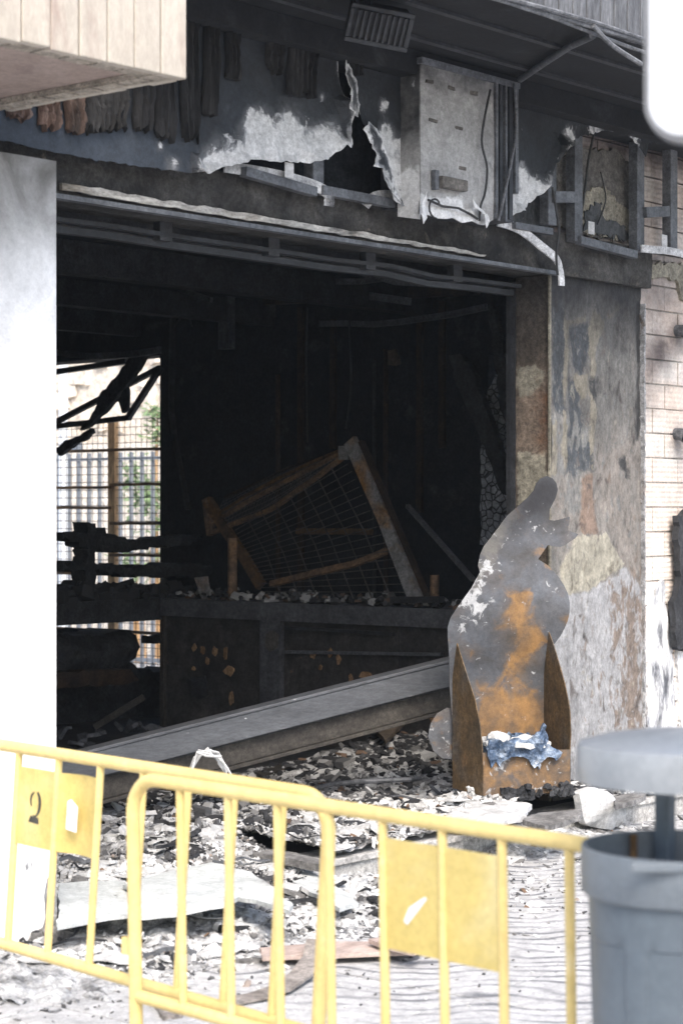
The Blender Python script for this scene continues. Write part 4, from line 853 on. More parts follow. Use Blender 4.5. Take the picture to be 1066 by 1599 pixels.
for (pts, w_, lb) in (([(274, 390), (272, 470), (268, 560), (266, 640), (276, 700), (288, 760), (293, 795)], .06, 'long blackened strip hanging from the ceiling by the grille'), ([(282, 395), (300, 415), (312, 445), (318, 470)], .06, 'short curled strip hanging from the ceiling')):
    hang(pts, 6.9, w_, .02, 'dark_steel', 'ceiling_strip', lb, 'strip')
for (pts, lb) in (([(90, 450), (180, 472), (240, 470), (330, 455), (420, 445), (533, 425)], 'sagging wire strung under the blackened ceiling'), ([(300, 510), (290, 490), (268, 515)], 'short bent wire stub under the ceiling'), ([(480, 480), (478, 560), (480, 690)], 'thin wire hanging in the middle of the dark room'), ([(545, 500), (548, 600), (540, 670)], 'thin wire hanging right of the middle wire')):
    cable(pts, .009, 'dark_steel', lb, name='wire', x=6.7)
tag(MB().box(P(352, 545, x=6.9)-Vector((.03, .06, 0)), P(352, 545, x=6.9)+Vector((.06, .06, .6))).obj('hanging_duct', M['steel']), 'grey duct stub hanging from the blackened ceiling', 'duct')
strip_px([(604, 548), (616, 545), (622, 568), (606, 570)], 6.8, .03, 'ochre', 'wood_remnant', 'small brown wood remnant hanging on the dark wall', 'board')
# side grille
GR = thing('window_grille', 'rusty wire mesh grille standing outside the side opening of the shop', 'grille', (XS+1.2, 8.4, 0))
gx = XS+1.2
y0g, y1g = P(268, 800, x=gx).y, P(70, 800, x=gx).y
pg = P(177, 800, x=gx).y
zt_g = P(177, 655, x=gx).z
MB().box((gx-.03, pg-.05, 0), (gx+.03, pg+.05, zt_g)).obj('post', M['tan_wood'], GR)
for (py, a, b) in ((703, y0g, y1g), (757, y0g, pg), (761, pg, y1g), (793, pg, y1g), (817, y0g, pg), (866, y0g, pg), (914, y0g, pg), (896, pg, y1g), (985, y0g, y1g)):
    zz = P(177, py, x=gx).z; pts = [Vector((gx-.04, a+(b-a)*k/6, zz+.008*N((k, py, 0), .8))) for k in range(7)]
    MB().path(pts, .03, .032).obj('cross_bar', M['rust_bar'], GR)
mb = MB(); y = y0g+.03
while y < y1g: mb.tube([(gx, y, .05), (gx, y, zt_g)], .0038, 4); y += .082
z = .1
while z < zt_g: mb.tube([(gx, y0g, z), (gx, y1g, z)], .0038, 4); z += .082
mb.obj('wire_mesh', M['wire'], GR)
# bent window frame
WFm = thing('window_frame', 'bent blackened window frame hanging in the top of the side opening', 'window frame', (XS-.1, 7.3, 3))
for (a, b, wd) in (((86, 581), (200, 564), .07), ((86, 660), (251, 574), .05), ((251, 574), (200, 653), .05), ((203, 652), (86, 666), .05)):
    MB().bar(P(*a, x=XS-.05), P(*b, x=XS-.05), .05, wd, up=Vector((1, 0, 0))).obj('frame_bar', M['dark_steel'], WFm)
strip_px([(205, 556), (228, 556), (205, 590), (165, 640), (140, 665), (125, 672), (148, 640), (155, 615), (180, 590)], XS-.15, .06, 'char', 'charred_board', 'charred board hanging diagonally across the side opening', 'board')
strip_px([(181, 625), (197, 605), (197, 640), (191, 645), (186, 628)], XS-.16, .05, 'char', 'charred_offcut', 'small charred offcut dangling in the side opening', 'offcut')
strip_px([(86, 700), (142, 668), (144, 676), (92, 712)], XS-.17, .05, 'char', 'charred_lath', 'charred lath at the left of the side opening', 'lath')
# charred shelf standing on the left counter arm
SH = thing('charred_shelf', 'charred two tier shelf remains standing on the far counter arm', 'shelf', (5.6, 5.7, CZ))
ysh = 5.75
def lump(pts, m='char'):
    return MB().patch(trY(pts, ysh), onY(ysh), .18, .06, jit=.012, seg=.03, disp=lambda s, t, e: .03*N((s, t, 0), 8))
lump([(136, 815), (149, 817), (150, 925), (136, 925)]).obj('upright', M['char'], SH)
lump([(100, 831), (118, 832), (135, 834), (160, 830), (185, 838), (210, 844), (230, 842), (256, 838), (300, 838), (318, 835), (300, 850), (256, 853), (225, 856), (200, 863), (170, 862), (140, 856), (120, 846), (100, 842)]).obj('shelf_board', M['char'], SH)
lump([(98, 879), (140, 880), (200, 886), (240, 882), (290, 880), (330, 885), (330, 905), (290, 900), (240, 900), (170, 893), (98, 890)]).obj('shelf_board', M['char'], SH)
lump([(88, 918), (110, 912), (130, 908), (150, 912), (180, 920), (210, 926), (256, 928), (256, 940), (88, 945)]).obj('shelf_board', M['char'], SH)
tag(MB().patch(trY([(86, 988), (150, 985), (182, 990), (205, 1035), (222, 1046), (240, 1050), (258, 1046), (300, 1050), (300, 1146), (86, 1146)], 6.45), onY(6.45), .3, .08, jit=.015, seg=.05, disp=lambda s_, t_, e: .1*(1-math.exp(-e/.1))+.05*N((s_, t_, 0), 5)).obj('blocking_heap', M['char']), 'made up black heap blocking the light under the far counter arm', 'heap')  # made-up dark mass, added to block the bright gap under the counter
# big black roll and junk under the far counter arm
tag(MB().patch(trY([(88, 992), (160, 992), (180, 985), (198, 983), (214, 992), (219, 1010), (212, 1028), (196, 1040), (150, 1046), (88, 1050)], 5.9), onY(5.9), .4, .06, jit=.01, seg=.04, disp=lambda s, t, e: .12*(1-math.exp(-e/.1))+.03*N((s, t, 0), 7)).obj('charred_roll', M['char']), 'large charred roll lying under the far counter arm', 'roll')
tag(MB().patch(trY([(228, 992), (262, 988), (262, 1002), (228, 1005)], 6.2), onY(6.2), .06, .06, jit=.006).obj('charred_block', M['char']), 'small charred block seen under the counter arm against the light', 'block')
tag(MB().patch(trY([(88, 1052), (150, 1046), (205, 1045), (216, 1062), (190, 1070), (88, 1075)], 5.7), onY(5.7), .3, .06, jit=.006, disp=lambda s, t, e: .05*N((s, t, 0), 5)).obj('burnt_cushion', M['rust_dark']), 'brownish burnt cushion under the charred roll', 'cushion')
tag(MB().bar(P(148, 1135, z=.2), P(225, 1088, z=.45), .1, .05).obj('plank', M['beam_brown']), 'half burnt plank leaning on the dark floor left of the counter', 'plank')

# ================================================================== FALLEN BEAM
FB = thing('fallen_beam', 'long grey metal beam fallen diagonally across the shop entrance', 'beam', (3.2, 1.6, .2))
TL, TR = P(40, 1197, d=12.3), P(720, 1026, d=13.5)
u = (TR-TL).normalized(); out = Vector((u.y, -u.x, 0)).normalized(); dn = u.cross(out).normalized()
if dn.z > 0: dn = -dn
def bb(o0, o1, h0, h1, m, nm, l0=0, l1=0):
    mb = MB(); vs = []
    for p in (TL+u*l0, TR+u*l1):
        for (o, h) in ((o0, h0), (o1, h0), (o1, h1), (o0, h1)): vs.append(p+out*o+dn*h)
    mb.add(vs, [(0, 1, 2, 3), (7, 6, 5, 4), (0, 4, 5, 1), (1, 5, 6, 2), (2, 6, 7, 3), (3, 7, 4, 0)])
    return mb.obj(nm, M[m], FB, bevel=.004)
bb(0, .10, -.0, .15, 'beam_grey', 'upper_profile'); bb(-.02, .11, -.022, -.002, 'beam_grey', 'cap_flange')
bb(-.06, .035, .152, .30, 'beam_brown', 'web'); bb(-.06, .06, .302, .325, 'beam_brown', 'lower_flange'); bb(.005, .045, .155, .17, 'dark_steel', 'groove')

# ================================================================== RUSTY STAND
TC = P(822, 1240, d=12.55)
tr = (R*.954+F*.3); tq = (F*.954-R*.3)
TBZ = TC.z
ST = thing('rusty_stand', 'tall rusty sheet steel stand with curved sides before the burnt pillar', 'stand', TC)
sc_ = FPX/12.75
def TP(a, z, q=0): return TC + tr*a + tq*q + Vector((0, 0, z))     # local: across, up, depth
def Tpx(pts, q, ex=0):  # trace on the plane of depth q
    o = TP(0, 0, q); res = []
    for (px, py) in pts:
        r = ray(px, py); t = (o-CAM).dot(tq)/r.dot(tq); w_ = CAM+r*t-o; res.append((w_.dot(tr), w_.z))
    return res
def tplane(q): return lambda s, t, o: TP(s, t, q-o)
def rustf(s, t, e):
    v = 0
    for (qq_, r, a) in RUS: v += a*math.exp(-((s-qq_[0])**2+(t-qq_[1])**2)/r**2)
    return min(1.1, v)
def ashf(s, t, e):
    v = 0
    for (qq_, r, a) in ASH: v += a*math.exp(-((s-qq_[0])**2+(t-qq_[1])**2)/r**2)
    return v
DEP = .40
def bl(L): return [(Tpx([(a, b)], DEP)[0], r, k) for a, b, r, k in L]
DK = bl(((853, 765, .13, 1.1), (820, 790, .12, .7), (800, 830, .12, .45)))
CK = bl(((800, 805, .06, .9), (780, 830, .06, .9), (762, 855, .06, .9), (748, 885, .06, .8), (735, 915, .05, .6)))
RUS = bl(((800, 950, .09, .75), (820, 1000, .11, .95), (808, 1040, .1, .8), (790, 1110, .17, .7), (830, 1130, .16, .75), (760, 1140, .14, .55), (875, 965, .035, .9), (770, 1190, .2, .6), (750, 1070, .08, .35), (735, 1020, .05, .4), (780, 975, .1, .4)))
ASH = bl(((738, 905, .08, .55), (722, 935, .09, .6), (760, 880, .07, .45), (785, 850, .06, .35), (715, 980, .05, .5), (742, 955, .06, .5), (830, 815, .05, .35), (850, 915, .05, .35)))
def darkf(s, t, e): return sum(k*math.exp(-((s-q[0])**2+(t-q[1])**2)/r**2) for q, r, k in DK)
def crustf(s, t, e): return sum(k*math.exp(-((s-q[0])**2+(t-q[1])**2)/r**2) for q, r, k in CK)
back = [(717, 1228), (710, 1169), (704, 1104), (698, 1030), (692, 992), (691, 978), (694, 964), (704, 948), (716, 932), (727, 918), (737, 902), (743, 893), (741, 883), (746, 866), (753, 853), (766, 838), (778, 824), (785, 814), (792, 805), (802, 796), (811, 788), (823, 777), (832, 766), (836, 755), (843, 747), (853, 743), (862, 747), (868, 755), (870, 765), (866, 779), (858, 795), (857, 812), (866, 813), (889, 807), (887, 821), (886, 828), (902, 834), (896, 841), (889, 845), (880, 851), (872, 854), (862, 853), (853, 851), (844, 862), (835, 873), (850, 883), (863, 899), (871, 913), (876, 925), (879, 940), (879, 955), (877, 968), (873, 980), (868, 992), (859, 1006), (856, 1100), (856, 1215)]
def tbend(s, t, e): return .08*smooth(1.0, 1.9, t)*0 + .10*smooth(.62, 1.1, t)*smooth(1.62, 1.15, t) + .012*N((s, t, 0), 4)
MB().patch(Tpx(back, DEP), tplane(DEP), .006, .04, seg=.025, disp=tbend, attrs={'rusty': rustf, 'ash': ashf, 'grime': lambda s, t, e: .36, 'dark': darkf, 'crust': crustf}).obj('back_plate', M['rust'], ST)
# side plates: curved front edge (depth varies with height)
def side_plate(a, hgt, tab, splay, nm):
    mb = MB(); n = 36; vs = []
    for i in range(n+1):
        z = hgt*i/n; y_ = 1240-z*sc_; f = 1
        for (ya, fa), (yb, fb) in zip(tab, tab[1:]):
            if ya <= y_ <= yb: f = fa+(fb-fa)*(y_-ya)/(yb-ya)
        for k in range(7):
            u_ = k/6*f; qq = (DEP-.004)*(1-u_); dx = splay*(1-u_)
            for th in (0, .006): vs.append(TP(a+th+dx, z, qq))
    fs = []; W = 14
    for i in range(n):
        for k in range(6):
            b0 = i*W+k*2; fs += [(b0, b0+2, b0+W+2, b0+W), (b0+1, b0+W+1, b0+W+3, b0+3)]
        e = i*W+12; fs.append((e, e+1, e+W+1, e+W)); e = i*W; fs.append((e, e+W, e+W+1, e+1))
    mb.add(vs, fs); mb.sm = True; return mb.obj(nm, M['rust_side'], ST)
aL, aR = -.285, .285
side_plate(aL, (1240-990)/sc_, ((985, .02), (993, .06), (1008, .13), (1022, .22), (1061, .5), (1094, .74), (1130, .9), (1160, .97), (1190, 1), (1241, 1)), -.045, 'side_plate')
side_plate(aR-.006, (1240-978)/sc_, ((970, .0), (980, .02), (998, .2), (1016, .38), (1045, .6), (1071, .79), (1095, .92), (1113, 1.0), (1150, 1.04), (1175, 1), (1241, 1)), .0, 'side_plate')
lh = 66/sc_
MB().patch([(aL, 0), (aR, 0), (aR, lh), (aR-.18, lh+.003), (aL, lh)], tplane(-.0), .006, .05, attrs={'rusty': lambda s, t, e: .62, 'ash': lambda s, t, e: .2, 'grime': lambda *a: .45, 'dark': lambda *a: 0, 'crust': lambda *a: 0}).obj('front_lip', M['rust'], ST)
mb = MB(); c8 = [TP(a, z, q) for a in (aL+.01, aR-.01) for q in (.01, DEP-.01) for z in (.25*lh, .3*lh)]
mb.add(c8, [(0, 2, 6, 4), (1, 5, 7, 3), (0, 4, 5, 1), (2, 3, 7, 6), (0, 1, 3, 2), (4, 6, 7, 5)]).obj('bottom_plate', M['rust_side'], ST)
circ = [(690+24*math.cos(a), 1146+41*math.sin(a)) for a in [k*.262 for k in range(24)]]
circ = [(668, 1150), (672, 1130), (682, 1114), (698, 1105), (714, 1108), (722, 1140), (720, 1175), (708, 1186), (690, 1184), (676, 1172)]
MB().patch(Tpx(circ, .44), tplane(.44), .006, .05, attrs={'rusty': lambda *a: .05, 'ash': lambda *a: .16, 'grime': lambda *a: .2, 'dark': lambda *a: 0, 'crust': lambda *a: 0}).obj('round_foot', M['rust'], ST)
# melted blue plastic and rubble in the lip
def melt(s, t, e): return .02+.04*N((s, t, 0), 11)+.02*N((s, t, 5), 28)
top_b = [(aL+.01, lh+.03), (aL+.05, lh+.09), (aL+.12, lh+.06), (aL+.2, lh+.085), (aL+.28, lh+.07), (aL+.36, lh+.12), (aL+.385, lh+.17), (aL+.41, lh+.10), (aL+.43, lh+.03), (aL+.50, lh-.01), (aL+.49, lh-.035), (aL+.46, lh-.06), (aL+.42, lh-.035), (aL+.38, lh-.05), (aL+.36, lh-.11), (aL+.345, lh-.085), (aL+.32, lh-.10), (aL+.29, lh-.05), (aL+.25, lh-.03), (aL+.17, lh-.025), (aL+.12, lh-.05), (aL+.10, lh-.085), (aL+.08, lh-.05), (aL+.05, lh-.09), (aL+.03, lh-.04)]
bm_o = MB().patch(top_b, lambda s, t, o: TP(s, t, -.012-o), .02, .022, jit=.004, seg=.02, disp=melt)
for k in range(5):
    a0 = aL+.04+.07*k
bl = bm_o.obj('melted_plastic', M['blue_melt']); tag(bl, 'blue melted plastic draped over the front lip of the rusty stand', 'plastic')
mb = MB()
for k in range(60):
    a0 = random.uniform(aL+.02, aR-.12); mb.chip(TP(a0, lh+random.uniform(-.02, .07), random.uniform(.02, .3)), .07, .045, .04)
tag(mb.wobble(.01, 20).obj('melted_lump', M['blue_melt']), 'lumpy blue plastic residue filling the tray of the rusty stand', 'plastic')
for k in range(14):
    a_, s_ = random.uniform(aL+.03, aR-.14), random.uniform(.04, .09)
    tag(MB().chip(TP(a_, lh+random.uniform(.03, .07), random.uniform(0, .16)), s_, s_*.7, s_*.4).wobble(.01, 22, k).obj('plaster_crumb', M['paper']), 'small white plaster crumb in the tray of the rusty stand', 'crumb', 'plaster crumbs in the stand tray')
for (a, z, q, s, lb) in ((aL+.12, lh+.1, .08, .12, 'small white plaster piece lying left in the stand tray'), (aL+.27, lh+.07, .05, .2, 'long white plaster piece lying in the middle of the stand tray'), (aL+.38, lh+.05, .05, .1, 'white crumpled piece lying right in the stand tray')):
    tag(MB().patch([(a+s*.6*math.cos(b_)*random.uniform(.6, 1.1), s*.35*math.sin(b_)*random.uniform(.6, 1.1)) for b_ in [q_*.8 for q_ in range(8)]], lambda u_, v_, o: TP(u_, z+v_*.5+o, q-.05+v_), .02, .03, jit=.003, disp=lambda u_, v_, e: .03*N((u_, v_, z), 12)).obj('plaster_piece', M['paper']), lb, 'plaster piece', 'plaster pieces in the stand tray')
mb = MB()
for k in range(60):
    a0 = random.choice((random.uniform(aL+.12, aL+.3), random.uniform(aL+.35, aR))); mb.chip(TP(a0, random.uniform(-.02, .06)*random.random(), -.02+random.uniform(-.03, .01)), .06, .04, .03)
tag(mb.wobble(.012, 16).obj('burnt_residue', M['char']), 'black burnt residue at the foot of the rusty stand', 'residue')

# ================================================================== RUBBLE
def hf(x, y):
    b = FL if (x > STEPX and y > .0) else FL*smooth(.15, .85, y)*smooth(.3, 1.5, x)
    n = .5+.5*N((x, y, 0), 1.3); n2 = N((x, y, 4), 3.5)
    if y > .3: h = .02+.075*n+.03*n2
    else: h = .03+.06*n+.03*n2
    if y < 0: h *= smooth(3.0, 1.6, x)
    h *= smooth(-1.05, -.35, y + .25*N((x, 0, 9), .8))*smooth(2.9, 1.4, y) if True else 1
    h += .17*math.exp(-((x-3.85)**2/.5+(y-.12)**2/.12)) * (1 if y > .0 else .6)
    h += .10*math.exp(-((x-1.2)**2/.8+(y-.55)**2/.3))
    h += .22*math.exp(-((x-5.2)**2/.7+(y-2.1)**2/.35))
    if x > STEPX and -.02 < y < .28 and x > 2.0: h = h*.75
    return b + max(-.02, h-.015)
def dens(x, y):
    d = 1
    if y < .0: d = smooth(3.2, 1.7, x)*.97+.06
    return d*(.35+.65*smooth(-.25, .2, N((x, y, 7), 1.6)+.12))
def in_step(x, y): return x > STEPX and y > 0
# heap sheets: one outside and one on the platform, so that the step's edge stays crisp
def heap(x0, x1, y0, y1, st, nm):
    nx, ny = int((x1-x0)/st), int((y1-y0)/st); vs = []
    for j in range(ny+1):
        for i in range(nx+1):
            x = x0+i*st; y = y0+j*st; vs.append((x, y, hf(x, y)+.03*N((x, y, 2), 8)+.016*N((x, y, 6), 21)+.008*N((x, y, 8), 47)))
    fs = [(j*(nx+1)+i, j*(nx+1)+i+1, (j+1)*(nx+1)+i+1, (j+1)*(nx+1)+i) for j in range(ny) for i in range(nx)]
    mb = MB().add(vs, fs); return tag(mb.obj(nm, M['ash']), kind='stuff')
heap(-.9, STEPX-.02, -1.1, 3.0, .022, 'ash_heap'); heap(STEPX-.02, 5.6, -1.1, -.005, .03, 'ash_heap'); heap(STEPX+.01, 6.0, .02, 3.0, .022, 'ash_heap')
BOARD_PX = ([(90, 1446), (150, 1434), (212, 1424), (205, 1396), (196, 1376), (140, 1374), (92, 1378)], [(205, 1426), (300, 1420), (352, 1414), (372, 1398), (400, 1404), (425, 1416), (452, 1424), (458, 1412), (425, 1384), (392, 1362), (330, 1352), (270, 1356), (222, 1366), (192, 1382), (214, 1402)])
BOARD_XY = [[(P(a, b, z=.17).x, P(a, b, z=.17).y) for a, b in q] for q in BOARD_PX]
def on_board(x, y): return any(sdist(q, x, y) > .01 for q in BOARD_XY)
def spot():
    while True:
        x = random.uniform(-.4, 5.4); y = random.gauss(.25, .65)
        if -1.25 < y < 2.8 and not (abs(y) < .03 and x > STEPX) and random.random() < dens(x, y) and (random.random() < .06 or not on_board(x, y)): return x, y
mb = MB()
WT = [.05, .1, .2, .3, .3, .4, .5, .6, .62, .65, .75, .8, .85, .9, .94, .97]
for k in range(19000):
    x, y = spot(); s = random.choice((.006, .007, .009, .011, .013, .016, .02, .026, .036))*random.uniform(.7, 1.4)
    cl = N((x, y, 11), 2.4)+.5*N((x, y, 13), 7)
    tn = max(.0, min(.92, .60+.75*cl+random.gauss(0, .16)))
    if random.random() < .03: tn = random.choice((.94, .97))
    if y > 1.1: tn *= .62
    mb.chip((x, y, hf(x, y)+s*.1+.012*random.random()), s*random.uniform(1, 2.6), s, s*random.uniform(.15, .6), tn, rot=Matrix.Rotation(random.uniform(0, 6.28), 3, 'Z') @ Matrix.Rotation(random.gauss(0, .6), 3, 'X') @ Matrix.Rotation(random.gauss(0, .6), 3, 'Y'))
for k in range(4500):       # darker litter further inside
    if k % 2: x, y = random.gauss(5.1, .5), random.gauss(2.0, .4)
    else: x, y = random.uniform(2.2, 5.4), random.uniform(.9, 2.7)
    if not (.03 < y < 2.95 and x < 5.95): continue
    s = random.choice((.01, .014, .02, .028, .04, .07))*random.uniform(.7, 1.3)
    mb.chip((x, y, hf(x, y)+s*.15), s*random.uniform(1, 2.6), s, s*random.uniform(.15, .5), random.choice((.05, .05, .1, .1, .1, .15, .22, .22, .25, .32, .35, .45, .55, .65, random.choice((.1, .94)))))
for k in range(1500):       # crumbs spread over the pavement
    x = random.uniform(-1.5, 5.5); y = -.5-abs(random.gauss(0, .75)); s = random.uniform(.005, .02)
    mb.chip((x, y, .003+s*.1), s*random.uniform(1.2, 3), s, s*.3, random.choice((.22, .3, .33, .4, .45, .6, .75, .9)))
tag(mb.obj('rubble', M['chips']), kind='stuff')
def zone(x, y):
    r_ = Vector((x, y, .1))-CAM; px = CX+FPX*r_.dot(R)/r_.dot(F); py = CY+FPX*1.9/r_.dot(F)
    if x > STEPX and y > .9: return 'in the dark entrance under the fallen beam' if px < 560 else 'in the dark entrance beside the rusty stand'
    if x > STEPX and y > -.02:
        return 'on the step behind the curved end of the rear barrier' if px < 540 else 'on the step above the two blank yellow plates' if px < 700 else 'on the step at the foot of the rusty stand' if px < 880 else 'on the step next to the bin lid'
    if px > 520: return 'on the pavement before the entrance step'
    if py < 1350: return 'between the fallen beam and the gypsum boards' if px > 190 else 'below the yellow plates of the rear barrier'
    return 'beside the foot of the white pillar' if px < 200 else 'in front of the gypsum boards' if px < 380 else 'left of the pink plank and step corner'
FR = {'white': ('paper', 'plaster_fragment', 'white plaster fragment'), 'black': ('char', 'charred_fragment', 'black charred fragment'), 'grey': ('grey_slab', 'masonry_fragment', 'grey masonry fragment')}
for k in range(190):
    x, y = spot(); s = random.uniform(.06, .17)
    m, nm, lb = FR[random.choices(('white', 'black', 'grey'), (6, 2, 3))[0]]
    poly = [(x+s*.7*math.cos(a)*random.uniform(.45, 1.15), y+s*.45*math.sin(a)*random.uniform(.45, 1.15)) for a in [q*.78 for q in range(8)]]
    tx, ty = random.gauss(0, .25), random.gauss(0, .25); z0 = hf(x, y)+.022; th = random.uniform(.008, .035)
    mb = MB().patch(poly, lambda a, b, o: (a, b, z0+tx*(a-x)+ty*(b-y)+o), th, .06, jit=.004, seg=.03, disp=lambda a, b, e: .012*N((a, b, k), 16))
    big = 'large' if s > .125 else 'small'
    tag(mb.obj(nm, M[m]), f'{big} {lb} {zone(x, y)}', 'fragment', f'{big} {lb}s {zone(x, y)}')
# crumpled white sheets / papers
for k in range(110):
    x, y = spot(); y = min(y, 1.2); s = random.uniform(.08, .3)
    poly = [(x+s*.6*math.cos(a)*random.uniform(.5, 1.1), y+s*.5*math.sin(a)*random.uniform(.5, 1.1)) for a in [q*.9 for q in range(7)]]
    sd = k*1.3; z0 = hf(x, y)
    tag(MB().patch(poly, lambda a, b, o: (a, b, z0+.018+o), .004, .04, jit=.006, disp=lambda a, b, e: .035*N((a, b, sd), 9)-(.02 if e < .03 else 0)*(N((a, b, 1), 6)+.5)).obj('crumpled_scrap', M['paper']), f'{"wide" if s > .19 else "little"} crumpled white scrap {zone(x, y)}', 'scrap', f'{"wide" if s > .19 else "little"} crumpled scraps {zone(x, y)}')
def board(pts, z, m, name, label, cat, th=.015, dz=None, jit=.004):
    q = [P(a, b, z=z) for a, b in pts]; poly = [(v.x, v.y) for v in q]
    return tag(MB().patch(poly, lambda s, t, o: (s, t, z+o), th, .08, jit=jit, seg=.06, disp=dz or (lambda s, t, e: .012*N((s, t, 0), 3))).obj(name, M[m]), label, cat)
board([(90, 1446), (150, 1434), (212, 1424), (205, 1396), (196, 1376), (140, 1374), (92, 1378)], .16, 'gypsum', 'gypsum_board', 'large white gypsum board lying left before the entrance', 'board', .02, lambda s, t, e: .02*N((s, t, 0), 3))
board([(205, 1426), (300, 1420), (352, 1414), (372, 1398), (400, 1404), (425, 1416), (452, 1424), (458, 1412), (425, 1384), (392, 1362), (330, 1352), (270, 1356), (222, 1366), (192, 1382), (214, 1402)], .18, 'gypsum', 'gypsum_board', 'cracked white gypsum board lying across the first one', 'board', .02, lambda s, t, e: .03*N((s, t, 2), 2.2)+.01*N((s, t, 3), 9))
board([(455, 1372), (480, 1362), (540, 1392), (560, 1410), (530, 1420), (500, 1404)], .09, 'gypsum', 'gypsum_board', 'narrow white gypsum board lying below the step corner', 'board', .02, lambda s, t, e: .03*N((s, t, 5), 3))
for k in range(34):
    x, y = spot(); y = min(y, 1.0); a = random.uniform(0, 3.14); L = random.uniform(.12, .5); z0 = hf(x, y)+.03
    pts = [Vector((x+math.cos(a)*L*(q/5-.5)+.03*N((q, k, 0), .7), y+math.sin(a)*L*(q/5-.5)+.03*N((q, k, 5), .7), z0+.03*N((q, k, 9), .6)+(q/5)*random.uniform(0, .02))) for q in range(6)]
    tag(MB().path(pts, random.uniform(.008, .03), random.uniform(.006, .02)).wobble(.006, 20).obj('charred_stick', M['char' if k % 3 else 'steel']), ('thin grey metal stick ' if k % 3 == 0 else 'thin charred stick ')+zone(x, y), 'stick', ('metal sticks ' if k % 3 == 0 else 'charred sticks ')+zone(x, y))
board([(120, 1330), (190, 1318), (330, 1332), (440, 1345), (436, 1354), (310, 1346), (190, 1334)], .13, 'paper', 'long_strip', 'long thin pale strip in the ash behind the boards', 'strip')
board([(378, 1322), (430, 1326), (505, 1344), (500, 1350), (420, 1336), (376, 1330)], .17, 'grey_slab', 'stone_edging', 'grey stone edging lying at the step corner', 'edging', .04)
board([(815, 1280), (840, 1268), (908, 1262), (906, 1275), (850, 1288)], .24, 'grey_slab', 'broken_slab', 'broken grey slab tipped on the step below the rusty stand', 'slab', .03)
board([(960, 1258), (1000, 1246), (1008, 1242), (1000, 1236), (955, 1244)], .2, 'grey_slab', 'broken_slab', 'narrow grey slab on the step beside the bin lid', 'slab', .03)
q = P(940, 1270, y=-.08)
pl = trY([(903, 1240), (925, 1229), (945, 1235), (962, 1250), (975, 1262), (972, 1284), (955, 1297), (930, 1292), (912, 1286), (906, 1262)], -.08)
tag(MB().patch(pl, onY(-.08), .05, .04, jit=.006, disp=lambda s, t, e: .05*(1-math.exp(-e/.04))+.03*N((s, t, 0), 7)).obj('plaster_lump', M['paper']), 'big white crumpled plaster sheet leaning on the step left of the bin', 'plaster')
pl = [P(a, b, z=.22) for a, b in ((690, 1282), (735, 1262), (790, 1250), (830, 1262), (812, 1284), (760, 1292))]
tag(MB().patch([(v.x, v.y) for v in pl], lambda s, t, o: (s, t, .24+o), .03, .04, jit=.008, disp=lambda s, t, e: .04*(1-math.exp(-e/.06))+.025*N((s, t, 0), 6)).obj('plaster_lump', M['paper']), 'flat white plaster sheet lying on the step before the rusty stand', 'plaster')
# planks and strips on the pavement
def gpt(a, b, z): return P(a, b, z=z)
board([(405, 1480), (520, 1470), (640, 1470), (660, 1474), (655, 1484), (560, 1488), (410, 1494)], .05, 'pink_plank', 'plank', 'pale pink plank lying flat on the pavement before the ash', 'plank', .02, lambda s, t, e: 0)
board([(575, 1466), (612, 1462), (660, 1478), (645, 1486), (600, 1476)], .085, 'pink_plank', 'plank', 'short pink plank on the right end of the long plank', 'plank', .02, lambda s, t, e: 0)
q = [gpt(a, b, z) for a, b, z in ((496, 1468, .10), (490, 1495, .05), (470, 1522, .03), (440, 1543, .02), (400, 1556, .015), (350, 1566, .012))]
tag(MB().path(q, .10, .012).obj('curved_strip', M['brown_strip']), 'curved brown strip lying on the pavement behind the barriers', 'strip')
board([(240, 1566), (290, 1570), (285, 1582), (256, 1587)], .02, 'brown_strip', 'plank_end', 'small brown plank end lying on the pavement by the barrier post', 'plank', .02, lambda s, t, e: 0)
board([(0, 1528), (50, 1531), (112, 1542), (110, 1545), (40, 1536)], .012, 'brown_strip', 'thin_lath', 'thin brown lath lying on the pavement at the lower left', 'lath', .01, lambda s, t, e: 0)
q = [P(a, b, z=z) for a, b, z in ((488, 1232, .2), (520, 1224, .24), (570, 1220, .27), (640, 1217, .27), (655, 1216, .25))]
tag(MB().tube(q, .016, 8).obj('metal_rod', M['steel']), 'bowed grey rod lying on the rubble inside the entrance', 'rod')
board([(400, 1206), (455, 1186), (460, 1192), (410, 1212)], .2, 'beam_brown', 'plank', 'grey plank on the dark floor under the fallen beam', 'plank', .03)
board([(583, 1160), (605, 1142), (632, 1152), (602, 1175)], .35, 'ochre', 'plank', 'brown scorched board tipped in the rubble beside the beam', 'plank', .03, lambda s, t, e: .1*t-.1)
tag(MB().box(P(157, 1285, z=.08), P(157, 1285, z=.08)+Vector((.12, .12, .14))).wobble(.01, 8).obj('black_block', M['char'], bevel=.008), 'small black block standing under the left end of the fallen beam', 'block')
q0 = P(325, 1190, d=11.0)
mb = MB()
for k in range(11):
    e_ = lambda a: random.gauss(0, a)
    pts = [P(a+e_(3), b+e_(3), d=11.0+.04*k+e_(.02)) for a, b in ((299, 1206), (304, 1188), (313, 1176), (326, 1173), (338, 1182), (347, 1193), (354, 1206))]
    if k % 3 == 0: pts = pts[:5]
    if k % 3 == 1: pts = pts[2:]
    mb.tube(pts, .0065, 5)
tag(mb.wobble(.012, 14).obj('cable_bundle', M['paper']), 'whitish ash coated loop of cables sticking out of the rubble', 'cables')
